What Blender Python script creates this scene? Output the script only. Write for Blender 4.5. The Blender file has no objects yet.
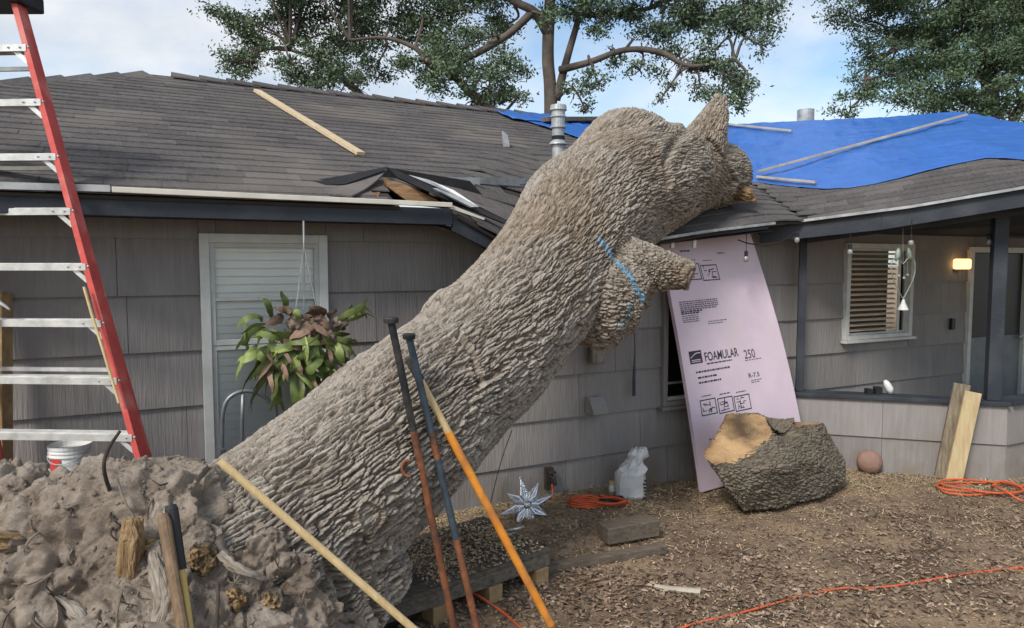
import bpy, bmesh, math, random
import numpy as np
from mathutils import Vector, Matrix

random.seed(7); rng = np.random.default_rng(11)
sc = bpy.context.scene
COL = sc.collection

# ------------------------------------------------------------------ camera, world, sun, exposure
FPX, CX, CY = 720.0, 512.0, 314.0
PITCH = math.radians(3.995); H = 1.838
cam_d = bpy.data.cameras.new('camera'); cam = bpy.data.objects.new('camera', cam_d); COL.objects.link(cam)
cam.location = (0, 0, H); cam.rotation_euler = (math.radians(90) - PITCH, 0, 0)
cam_d.sensor_width = 36.0; cam_d.lens = 36.0 * FPX / 1024.0
cam_d.clip_start = 0.05; cam_d.clip_end = 2000
sc.camera = cam

SUN_EL, SUN_AZ = math.radians(44), math.radians(212)     # azimuth clockwise from +Y
world = bpy.data.worlds.new('World'); sc.world = world; world.use_nodes = True
wn, wl = world.node_tree.nodes, world.node_tree.links
wn.clear()
wo = wn.new('ShaderNodeOutputWorld'); bg = wn.new('ShaderNodeBackground'); bg.inputs['Strength'].default_value = 0.12
sky = wn.new('ShaderNodeTexSky'); sky.sky_type = 'NISHITA'; sky.sun_disc = False
sky.sun_elevation = SUN_EL; sky.sun_rotation = SUN_AZ; sky.air_density = 1.2; sky.dust_density = 1.5; sky.ozone_density = 1.0
tc = wn.new('ShaderNodeTexCoord')
mp = wn.new('ShaderNodeMapping'); mp.inputs['Scale'].default_value = (1.0, 1.0, 1.9); mp.inputs['Location'].default_value = (3.1, 1.2, 0.6)
n1 = wn.new('ShaderNodeTexNoise'); n1.inputs['Scale'].default_value = 2.3; n1.inputs['Detail'].default_value = 9; n1.inputs['Roughness'].default_value = 0.55
cr = wn.new('ShaderNodeValToRGB'); cr.color_ramp.elements[0].position = 0.40; cr.color_ramp.elements[1].position = 0.66
n2 = wn.new('ShaderNodeTexNoise'); n2.inputs['Scale'].default_value = 4.0; n2.inputs['Detail'].default_value = 8
cr2 = wn.new('ShaderNodeValToRGB')
cr2.color_ramp.elements[0].position = 0.3; cr2.color_ramp.elements[0].color = (2.5, 2.65, 2.85, 1)
cr2.color_ramp.elements[1].position = 0.75; cr2.color_ramp.elements[1].color = (4.3, 4.3, 4.35, 1)
mx = wn.new('ShaderNodeMix'); mx.data_type = 'RGBA'
hsv = wn.new('ShaderNodeMix'); hsv.data_type = 'RGBA'; hsv.blend_type = 'MULTIPLY'; hsv.inputs[0].default_value = 1.0
hsv.inputs[7].default_value = (.58, .63, .66, 1)
wl.new(tc.outputs['Generated'], mp.inputs[0]); wl.new(mp.outputs[0], n1.inputs['Vector']); wl.new(mp.outputs[0], n2.inputs['Vector'])
wl.new(n1.outputs[0], cr.inputs[0]); wl.new(n2.outputs[0], cr2.inputs[0])
wl.new(sky.outputs[0], hsv.inputs[6])
wl.new(cr.outputs[0], mx.inputs[0]); wl.new(hsv.outputs[2], mx.inputs[6]); wl.new(cr2.outputs[0], mx.inputs[7])
wl.new(mx.outputs[2], bg.inputs[0]); wl.new(bg.outputs[0], wo.inputs[0])

sun_d = bpy.data.lights.new('sun', 'SUN'); sun = bpy.data.objects.new('sun', sun_d); COL.objects.link(sun)
sun_d.energy = 1.5; sun_d.angle = math.radians(16); sun_d.color = (1.0, 0.95, 0.88)
sdir = Vector((math.sin(SUN_AZ) * math.cos(SUN_EL), math.cos(SUN_AZ) * math.cos(SUN_EL), math.sin(SUN_EL)))
sun.rotation_euler = sdir.to_track_quat('Z', 'Y').to_euler(); sun.location = (-6, -6, 12)

vs = sc.view_settings
vs.view_transform = 'Standard'; vs.look = 'None'; vs.exposure = 1.2; vs.gamma = 1.0; vs.use_curve_mapping = False

# ------------------------------------------------------------------ pixel -> place
cp, sp = math.cos(PITCH), math.sin(PITCH)
FW = np.array([0, cp, -sp]); UP = np.array([0, sp, cp]); RT = np.array([1.0, 0, 0])
CAM = np.array([0, 0, H])
def ray(px, py): return FW + RT * (px - CX) / FPX - UP * (py - CY) / FPX
def P(px, py, depth):                      # point on the pixel's ray at world y = depth
    d = ray(px, py); return CAM + d * depth / d[1]
def G(px, py, z=0.0):                      # where the pixel's ray meets height z
    d = ray(px, py); return CAM + d * (z - H) / d[2]
AZ = math.radians(27.066); D = 4.716
NN = np.array([-math.sin(AZ), math.cos(AZ), 0]); UU = np.array([math.cos(AZ), math.sin(AZ), 0])
def S(s, t, z): return UU * s + NN * (D - t) + np.array([0, 0, z])          # house (along wall, out of wall, height) -> world
def ST(p): p = np.asarray(p); return float(p @ UU), float(D - p @ NN)
def WP(px, py, t=0.0):                     # pixel onto a plane t in front of the wall -> (s, t, z)
    d = ray(px, py); k = (D - t) / (d @ NN); q = CAM + d * k
    return float(q @ UU), t, float(q[2])

# ------------------------------------------------------------------ noise
def _h(ix, iy, iz, k):
    n = (ix * 73856093) ^ (iy * 19349663) ^ (iz * 83492791) ^ (k * 2654435761)
    n = n & 0xffffffff
    n = ((n ^ (n >> 15)) * 2246822519) & 0xffffffff
    n = ((n ^ (n >> 13)) * 3266489917) & 0xffffffff
    n = n ^ (n >> 16)
    return (n & 0xffffff) / float(0xffffff)
def vnoise(p, k=0):
    i = np.floor(p).astype(np.int64); f = p - i; f = f * f * (3 - 2 * f)
    out = 0
    for dx in (0, 1):
        wx = f[:, 0] if dx else 1 - f[:, 0]
        for dy in (0, 1):
            wy = f[:, 1] if dy else 1 - f[:, 1]
            for dz in (0, 1):
                wz = f[:, 2] if dz else 1 - f[:, 2]
                out = out + wx * wy * wz * _h(i[:, 0] + dx, i[:, 1] + dy, i[:, 2] + dz, k)
    return out * 2 - 1
def fbm(p, oct=4, k=0, gain=.5):
    a = 1.0; s = 0; n = 0
    for o in range(oct):
        s = s + a * vnoise(p * (2.03 ** o) + o * 17.3, k + o); n += a; a *= gain
    return s / n
def voronoi(p, k=0):
    i = np.floor(p).astype(np.int64); f1 = np.full(len(p), 9.0); f2 = np.full(len(p), 9.0); cid = np.zeros(len(p))
    for dx in (-1, 0, 1):
        for dy in (-1, 0, 1):
            for dz in (-1, 0, 1):
                a, b, c = i[:, 0] + dx, i[:, 1] + dy, i[:, 2] + dz
                qx = a + _h(a, b, c, k); qy = b + _h(a, b, c, k + 1); qz = c + _h(a, b, c, k + 2)
                d = np.sqrt((p[:, 0] - qx) ** 2 + (p[:, 1] - qy) ** 2 + (p[:, 2] - qz) ** 2)
                m = d < f1
                f2 = np.where(m, f1, np.minimum(f2, d))
                cid = np.where(m, _h(a, b, c, k + 5), cid); f1 = np.where(m, d, f1)
    return f1, f2, cid
def sstep(x, a, b):
    x = np.clip((x - a) / (b - a), 0, 1); return x * x * (3 - 2 * x)

# ------------------------------------------------------------------ materials
def lin(r, g, b):
    f = lambda c: (c / 255 / 12.92) if c / 255 <= .04045 else ((c / 255 + .055) / 1.055) ** 2.4
    return (f(r), f(g), f(b))
MATS = {}
def M(name, col, col2=None, scale=6, rough=.8, metal=0, bump=0, bscale=40, stretch=(1, 1, 1), detail=6, rnd=0, spec=.3, pos=(.35, .65), coat=0, third=None, tscale=2.0, trange=(.5, .7), emit=0, trans=0, sss=0):
    m = bpy.data.materials.new(name); m.use_nodes = True
    nt = m.node_tree; N, L = nt.nodes, nt.links
    b = N['Principled BSDF']
    b.inputs['Roughness'].default_value = rough; b.inputs['Metallic'].default_value = metal
    b.inputs['Specular IOR Level'].default_value = spec; b.inputs['Coat Weight'].default_value = coat
    b.inputs['Transmission Weight'].default_value = trans
    tcn = N.new('ShaderNodeTexCoord'); mpn = N.new('ShaderNodeMapping'); mpn.inputs['Scale'].default_value = stretch
    L.new(tcn.outputs['Object'], mpn.inputs[0])
    nz = N.new('ShaderNodeTexNoise'); nz.inputs['Scale'].default_value = scale; nz.inputs['Detail'].default_value = detail; nz.inputs['Roughness'].default_value = .6
    L.new(mpn.outputs[0], nz.inputs['Vector'])
    rp = N.new('ShaderNodeValToRGB'); e = rp.color_ramp.elements
    col2 = col2 or tuple(c * .75 for c in col)
    e[0].position, e[1].position = pos; e[0].color = (*col2, 1); e[1].color = (*col, 1)
    L.new(nz.outputs[0], rp.inputs[0]); out = rp.outputs[0]
    if third:
        nz3 = N.new('ShaderNodeTexNoise'); nz3.inputs['Scale'].default_value = tscale; nz3.inputs['Detail'].default_value = 5
        L.new(tcn.outputs['Object'], nz3.inputs['Vector'])
        r3 = N.new('ShaderNodeMapRange'); r3.inputs[1].default_value, r3.inputs[2].default_value = trange
        L.new(nz3.outputs[0], r3.inputs[0])
        mm = N.new('ShaderNodeMix'); mm.data_type = 'RGBA'; mm.inputs[7].default_value = (*third, 1)
        L.new(r3.outputs[0], mm.inputs[0]); L.new(out, mm.inputs[6]); out = mm.outputs[2]
    if rnd:
        at = N.new('ShaderNodeAttribute'); at.attribute_name = 'rnd'
        oi = N.new('ShaderNodeObjectInfo')
        ad = N.new('ShaderNodeMath'); ad.operation = 'ADD'
        L.new(at.outputs['Fac'], ad.inputs[0]); L.new(oi.outputs['Random'], ad.inputs[1])
        fr = N.new('ShaderNodeMath'); fr.operation = 'FRACT'; L.new(ad.outputs[0], fr.inputs[0])
        mr = N.new('ShaderNodeMapRange'); mr.inputs[3].default_value = 1 - rnd; mr.inputs[4].default_value = 1 + rnd
        L.new(fr.outputs[0], mr.inputs[0])
        hv = N.new('ShaderNodeHueSaturation'); L.new(mr.outputs[0], hv.inputs['Value']); L.new(out, hv.inputs['Color']); out = hv.outputs[0]
    L.new(out, b.inputs['Base Color'])
    if bump:
        nb = N.new('ShaderNodeTexNoise'); nb.inputs['Scale'].default_value = bscale; nb.inputs['Detail'].default_value = 6
        L.new(mpn.outputs[0], nb.inputs['Vector'])
        bp = N.new('ShaderNodeBump'); bp.inputs['Strength'].default_value = bump; bp.inputs['Distance'].default_value = .02
        L.new(nb.outputs[0], bp.inputs['Height']); L.new(bp.outputs[0], b.inputs['Normal'])
    if emit:
        b.inputs['Emission Color'].default_value = (*col, 1); b.inputs['Emission Strength'].default_value = emit
    MATS[name] = m
    return m
M('siding', (.255, .236, .226), (.215, .199, .191), scale=3.5, rough=.75, bump=.4, bscale=9, stretch=(9, 9, .45), rnd=.11, third=(.275, .255, .243), tscale=1.3)
ms = MATS['siding']; N, L = ms.node_tree.nodes, ms.node_tree.links; bs = N['Principled BSDF']; oldc = bs.inputs['Base Color'].links[0].from_socket
tcs = N.new('ShaderNodeTexCoord'); sx_ = N.new('ShaderNodeSeparateXYZ'); L.new(tcs.outputs['Object'], sx_.inputs[0])
zr_ = N.new('ShaderNodeMapRange'); zr_.inputs[1].default_value = .5; zr_.inputs[2].default_value = .0; L.new(sx_.outputs['Z'], zr_.inputs[0])
ns_ = N.new('ShaderNodeTexNoise'); ns_.inputs['Scale'].default_value = 5; ns_.inputs['Detail'].default_value = 8; L.new(tcs.outputs['Object'], ns_.inputs['Vector'])
nr_ = N.new('ShaderNodeMapRange'); nr_.inputs[1].default_value = .42; nr_.inputs[2].default_value = .68; L.new(ns_.outputs[0], nr_.inputs[0])
mu_ = N.new('ShaderNodeMath'); mu_.operation = 'MULTIPLY'; L.new(zr_.outputs[0], mu_.inputs[0]); L.new(nr_.outputs[0], mu_.inputs[1])
mi_ = N.new('ShaderNodeMix'); mi_.data_type = 'RGBA'; mi_.inputs[7].default_value = (.20, .165, .125, 1); L.new(mu_.outputs[0], mi_.inputs[0]); L.new(oldc, mi_.inputs[6]); L.new(mi_.outputs[2], bs.inputs['Base Color'])
M('wallcore', (.05, .05, .05))
M('navy', (.036, .042, .053), (.026, .031, .04), scale=4, rough=.6, bump=.15, third=(.052, .058, .068), tscale=3)
M('soffit', (.034, .040, .052), (.026, .031, .04), scale=3, rough=.8)
M('trim', (.60, .60, .575), (.50, .50, .48), scale=8, rough=.55, bump=.1)
M('sash', (.50, .51, .49), (.42, .43, .41), scale=8, rough=.45)
M('blind', (.90, .89, .84), (.85, .84, .79), scale=4, rough=.5, spec=.4)
M('tanblind', (.86, .72, .54), (.78, .64, .47), scale=4, rough=.5)
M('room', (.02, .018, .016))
M('shingle', (.135, .124, .120), (.085, .078, .077), scale=38, rough=.95, bump=.6, bscale=180, rnd=.17, detail=8, third=(.165, .147, .132), tscale=1.1, spec=.15)
M('deck', (.045, .038, .034), rough=.95)
M('felt', (.022, .022, .024), (.014, .014, .016), scale=9, rough=.85, bump=.3)
M('rawwood', (.44, .27, .145), (.27, .15, .075), scale=7, stretch=(1, 6, 6), rough=.8, bump=.4)
M('pine', (.60, .49, .33), (.47, .36, .22), scale=6, stretch=(1, 7, 7), rough=.75, bump=.25)
M('newpine', (.52, .42, .25), (.40, .30, .16), scale=5, stretch=(7, 7, .8), rough=.75, bump=.25, third=(.33, .23, .12), tscale=5, trange=(.6, .75))
M('oldplank', (.30, .25, .18), (.13, .105, .075), scale=7, stretch=(6, 6, .8), rough=.85, bump=.5)
M('creamboard', (.64, .61, .53), (.50, .475, .41), scale=5, rough=.7)
M('galv', (.42, .44, .45), (.27, .285, .295), scale=9, rough=.45, metal=.35, bump=.1, third=(.5, .5, .49), tscale=6)
M('alu', (.70, .70, .68), (.50, .50, .49), scale=12, rough=.42, metal=.55, bump=.08, bscale=60, third=(.38, .36, .33), tscale=7, trange=(.6, .8))
M('ladderred', (.55, .085, .07), (.43, .06, .052), scale=6, rough=.55, bump=.1, third=(.58, .20, .17), tscale=5)
M('blackplastic', (.022, .022, .024), (.014, .014, .015), rough=.5)
M('tarp', (.035, .14, .46), (.026, .11, .38), scale=3, rough=.36, bump=.35, bscale=14, spec=.5, third=(.03, .13, .40), tscale=1.6)
M('foam', (.70, .578, .655), (.63, .515, .59), scale=3, rough=.55, bump=.05, third=(.66, .55, .59), tscale=2.5)
M('ink', (.045, .04, .055), rough=.6)
M('ink2', (.16, .13, .18), rough=.6)
M('cutwood', (.52, .34, .175), (.29, .175, .085), scale=5, rough=.85, bump=.5, bscale=30, third=(.16, .105, .065), tscale=3, trange=(.48, .62))
M('splinter', (.52, .34, .16), (.28, .16, .07), scale=9, stretch=(3, 3, .7), rough=.85, bump=.6, bscale=25)
M('rootbark', (.20, .165, .13), (.10, .08, .065), scale=9, rough=.95, bump=.6)
M('darkroot', (.075, .06, .05), (.03, .025, .022), scale=9, rough=.9, bump=.4)
M('rust', (.27, .105, .048), (.14, .055, .03), scale=14, rough=.8, metal=.15, bump=.3, third=(.07, .045, .035), tscale=9)
M('blacksteel', (.045, .048, .052), (.025, .027, .03), scale=14, rough=.55, metal=.5, bump=.2, third=(.10, .085, .07), tscale=8)
M('bluesteel', (.07, .095, .12), (.04, .05, .06), scale=14, rough=.6, metal=.4, bump=.2)
M('orangefib', (.68, .27, .035), (.55, .19, .025), scale=8, rough=.5, third=(.36, .15, .05), tscale=9)
M('palewood', (.60, .46, .25), (.48, .35, .17), scale=7, stretch=(4, 4, 1), rough=.65, bump=.15)
M('brownhandle', (.22, .145, .085), (.13, .085, .05), scale=8, stretch=(5, 5, 1), rough=.6, bump=.2)
M('yellowhandle', (.62, .46, .16), (.5, .34, .1), rough=.5)
M('cord', (.62, .11, .035), (.50, .085, .03), scale=14, rough=.55, third=(.33, .11, .06), tscale=9)
M('palletwood', (.16, .135, .105), (.075, .065, .055), scale=8, stretch=(1, 5, 5), rough=.9, bump=.5, rnd=.2)
M('blockwood', (.40, .28, .15), (.25, .165, .085), scale=7, rough=.85, bump=.4)
M('timber', (.175, .140, .105), (.10, .08, .062), scale=9, stretch=(1, 5, 5), rough=.9, bump=.5)
M('bagwhite', (.62, .62, .62), (.48, .48, .48), scale=7, rough=.35, bump=.2, bscale=18, spec=.5)
M('offwhite', (.66, .65, .60), (.55, .54, .5), rough=.5)
M('whiteplastic', (.72, .72, .70), (.62, .62, .6), rough=.4)
M('redlabel', (.5, .05, .05), rough=.5)
M('terracotta', (.30, .185, .145), (.22, .135, .105), scale=9, rough=.85, bump=.3)
M('silver', (.72, .73, .75), (.5, .51, .53), scale=30, rough=.25, metal=.75, bump=.3, bscale=90)
M('tubegrey', (.26, .28, .29), (.18, .19, .2), rough=.4, metal=.5)
M('fern', (.20, .245, .075), (.10, .135, .04), scale=9, rough=.45, rnd=.5, bump=.2, third=(.22, .26, .07), tscale=7, trange=(.55, .75))
M('fernbrown', (.24, .16, .115), (.12, .075, .052), scale=9, rough=.9, rnd=.3, bump=.4)
M('fernmoss', (.24, .19, .145), (.12, .09, .07), scale=12, rough=.95, bump=.6)
M('glassbulb', (.26, .26, .245), rough=.12, spec=.6)
M('verdigris', (.36, .40, .36), (.22, .25, .22), scale=20, rough=.6, metal=.3)
M('chimewhite', (.62, .62, .6), rough=.4)
M('doorblue', (.016, .021, .032), rough=.4, spec=.4)
M('doorgrey', (.22, .23, .235), (.17, .18, .185), rough=.5)
M('plaque', (.30, .275, .235), (.16, .145, .12), scale=9, stretch=(5, 5, 1), rough=.9, bump=.5)
M('leaf', (.115, .165, .09), (.075, .112, .062), scale=.8, rough=.6, rnd=.32, spec=.3)
M('leaf2', (.115, .175, .095), (.075, .118, .066), scale=.8, rough=.6, rnd=.32, spec=.3)
M('limb', (.14, .115, .095), (.085, .07, .06), scale=5, rough=.95, bump=.5)
M('drift', (.46, .42, .35), (.32, .28, .22), rough=.9, bump=.3)
M('porchfloor', (.14, .13, .12), rough=.9)
for n, c in (('glow', (1.0, .58, .22)), ('roomglow', (1.0, .42, .15))):
    M(n, c, c, rough=.5, emit=1.15 if n == 'glow' else .25)
# glass pane
g = bpy.data.materials.new('glass'); g.use_nodes = True; N, L = g.node_tree.nodes, g.node_tree.links
N.clear(); o_ = N.new('ShaderNodeOutputMaterial'); a_ = N.new('ShaderNodeBsdfTransparent'); a_.inputs[0].default_value = (.97, .98, .975, 1)
c_ = N.new('ShaderNodeBsdfGlossy'); c_.inputs['Roughness'].default_value = .04; fr_ = N.new('ShaderNodeFresnel'); fr_.inputs[0].default_value = 1.45
x_ = N.new('ShaderNodeMixShader'); L.new(fr_.outputs[0], x_.inputs[0]); L.new(a_.outputs[0], x_.inputs[1]); L.new(c_.outputs[0], x_.inputs[2]); L.new(x_.outputs[0], o_.inputs[0])
MATS['glass'] = g

def bark_material(name, top, mid, low, moss):
    m = bpy.data.materials.new(name); m.use_nodes = True; N, L = m.node_tree.nodes, m.node_tree.links
    b = N['Principled BSDF']; b.inputs['Roughness'].default_value = .95; b.inputs['Specular IOR Level'].default_value = .12
    t_ = N.new('ShaderNodeTexCoord')
    at = N.new('ShaderNodeAttribute'); at.attribute_name = 'plate'
    nz = N.new('ShaderNodeTexNoise'); nz.inputs['Scale'].default_value = 22; nz.inputs['Detail'].default_value = 8; nz.inputs['Roughness'].default_value = .7
    bc = N.new('ShaderNodeAttribute'); bc.attribute_name = 'grain'
    gm_ = N.new('ShaderNodeMapping'); gm_.inputs['Scale'].default_value = (.16, 1, 1); L.new(bc.outputs['Vector'], gm_.inputs[0])
    L.new(gm_.outputs[0], nz.inputs['Vector']); nz.inputs['Scale'].default_value = 60
    ad = N.new('ShaderNodeMath'); ad.operation = 'MULTIPLY_ADD'; ad.inputs[1].default_value = .45; L.new(at.outputs['Fac'], ad.inputs[0])
    nm = N.new('ShaderNodeMath'); nm.operation = 'MULTIPLY'; nm.inputs[1].default_value = .75; L.new(nz.outputs[0], nm.inputs[0]); L.new(nm.outputs[0], ad.inputs[2])
    rp = N.new('ShaderNodeValToRGB'); e = rp.color_ramp.elements
    e[0].position = .28; e[0].color = (*low, 1); e[1].position = .78; e[1].color = (*top, 1)
    k = e.new(.5); k.color = (*mid, 1)
    L.new(ad.outputs[0], rp.inputs[0])
    n3 = N.new('ShaderNodeTexNoise'); n3.inputs['Scale'].default_value = 1.7; n3.inputs['Detail'].default_value = 6; L.new(t_.outputs['Object'], n3.inputs['Vector'])
    mr = N.new('ShaderNodeMapRange'); mr.inputs[1].default_value = .47; mr.inputs[2].default_value = .68; mr.inputs[4].default_value = .75; L.new(n3.outputs[0], mr.inputs[0])
    mm = N.new('ShaderNodeMix'); mm.data_type = 'RGBA'; mm.blend_type = 'MULTIPLY'; mm.inputs[7].default_value = (*moss, 1); L.new(mr.outputs[0], mm.inputs[0]); L.new(rp.outputs[0], mm.inputs[6])
    pa = N.new('ShaderNodeAttribute'); pa.attribute_name = 'paint'
    mp_ = N.new('ShaderNodeMix'); mp_.data_type = 'RGBA'; mp_.inputs[7].default_value = (.16, .36, .52, 1)
    L.new(pa.outputs['Fac'], mp_.inputs[0]); L.new(mm.outputs[2], mp_.inputs[6])
    L.new(mp_.outputs[2], b.inputs['Base Color'])
    nb = N.new('ShaderNodeTexNoise'); nb.inputs['Scale'].default_value = 90; nb.inputs['Detail'].default_value = 7; L.new(gm_.outputs[0], nb.inputs['Vector'])
    vo = N.new('ShaderNodeTexVoronoi'); vo.feature = 'DISTANCE_TO_EDGE'; vo.inputs['Scale'].default_value = 58
    wz = N.new('ShaderNodeTexNoise'); wz.inputs['Scale'].default_value = 40; wz.inputs['Detail'].default_value = 4; L.new(gm_.outputs[0], wz.inputs['Vector'])
    wa = N.new('ShaderNodeMix'); wa.data_type = 'RGBA'; wa.blend_type = 'LINEAR_LIGHT'; wa.inputs[0].default_value = .012; L.new(gm_.outputs[0], wa.inputs[6]); L.new(wz.outputs['Color'], wa.inputs[7])
    L.new(wa.outputs[2], vo.inputs['Vector'])
    vr = N.new('ShaderNodeMapRange'); vr.inputs[2].default_value = .16; L.new(vo.outputs['Distance'], vr.inputs[0])
    cb_ = N.new('ShaderNodeBump'); cb_.inputs['Strength'].default_value = .4; cb_.inputs['Distance'].default_value = .014; L.new(vr.outputs[0], cb_.inputs['Height'])
    bp = N.new('ShaderNodeBump'); L.new(cb_.outputs[0], bp.inputs['Normal']); bp.inputs['Strength'].default_value = .8; bp.inputs['Distance'].default_value = .012; L.new(nb.outputs[0], bp.inputs['Height']); L.new(bp.outputs[0], b.inputs['Normal'])
    MATS[name] = m
bark_material('bark', (.37, .33, .282), (.215, .181, .146), (.060, .047, .036), (.78, .69, .60))
bark_material('logbark', (.20, .172, .136), (.118, .097, .073), (.052, .041, .031), (.74, .72, .60))
bark_material('torn', (.36, .255, .14), (.215, .14, .075), (.085, .055, .034), (.75, .68, .6))
m_ = bpy.data.materials.new('soil'); m_.use_nodes = True; N, L = m_.node_tree.nodes, m_.node_tree.links
b = N['Principled BSDF']; b.inputs['Roughness'].default_value = .97; b.inputs['Specular IOR Level'].default_value = .1
tcn = N.new('ShaderNodeTexCoord')
def _nz(sc_, d_=8, r_=.65):
    q = N.new('ShaderNodeTexNoise'); q.inputs['Scale'].default_value = sc_; q.inputs['Detail'].default_value = d_; q.inputs['Roughness'].default_value = r_; L.new(tcn.outputs['Object'], q.inputs['Vector']); return q
def _rp(src, st_):
    q = N.new('ShaderNodeValToRGB'); e_ = q.color_ramp.elements; e_[0].position, e_[0].color = st_[0][0], (*st_[0][1], 1); e_[1].position, e_[1].color = st_[-1][0], (*st_[-1][1], 1)
    for a_, c_ in st_[1:-1]: k_ = e_.new(a_); k_.color = (*c_, 1)
    L.new(src, q.inputs[0]); return q
p1, p2, p3_ = _nz(9, 10, .72), _nz(2.2, 5), _nz(70, 8, .75)
r1 = _rp(p1.outputs[0], [(.33, (.205, .166, .133)), (.47, (.365, .307, .254)), (.68, (.475, .41, .348))]); r2 = _rp(p2.outputs[0], [(.38, (.72, .68, .64)), (.62, (1.1, 1.08, 1.05))])
x1 = N.new('ShaderNodeMix'); x1.data_type = 'RGBA'; x1.blend_type = 'MULTIPLY'; x1.inputs[0].default_value = 1; L.new(r1.outputs[0], x1.inputs[6]); L.new(r2.outputs[0], x1.inputs[7]); L.new(x1.outputs[2], b.inputs['Base Color'])
b1 = N.new('ShaderNodeBump'); b1.inputs['Strength'].default_value = 1.0; b1.inputs['Distance'].default_value = .03; L.new(p1.outputs[0], b1.inputs['Height'])
b2_ = N.new('ShaderNodeBump'); b2_.inputs['Strength'].default_value = 1.0; b2_.inputs['Distance'].default_value = .012; L.new(p3_.outputs[0], b2_.inputs['Height']); L.new(b1.outputs[0], b2_.inputs['Normal']); L.new(b2_.outputs[0], b.inputs['Normal'])
MATS['soil'] = m_

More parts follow.
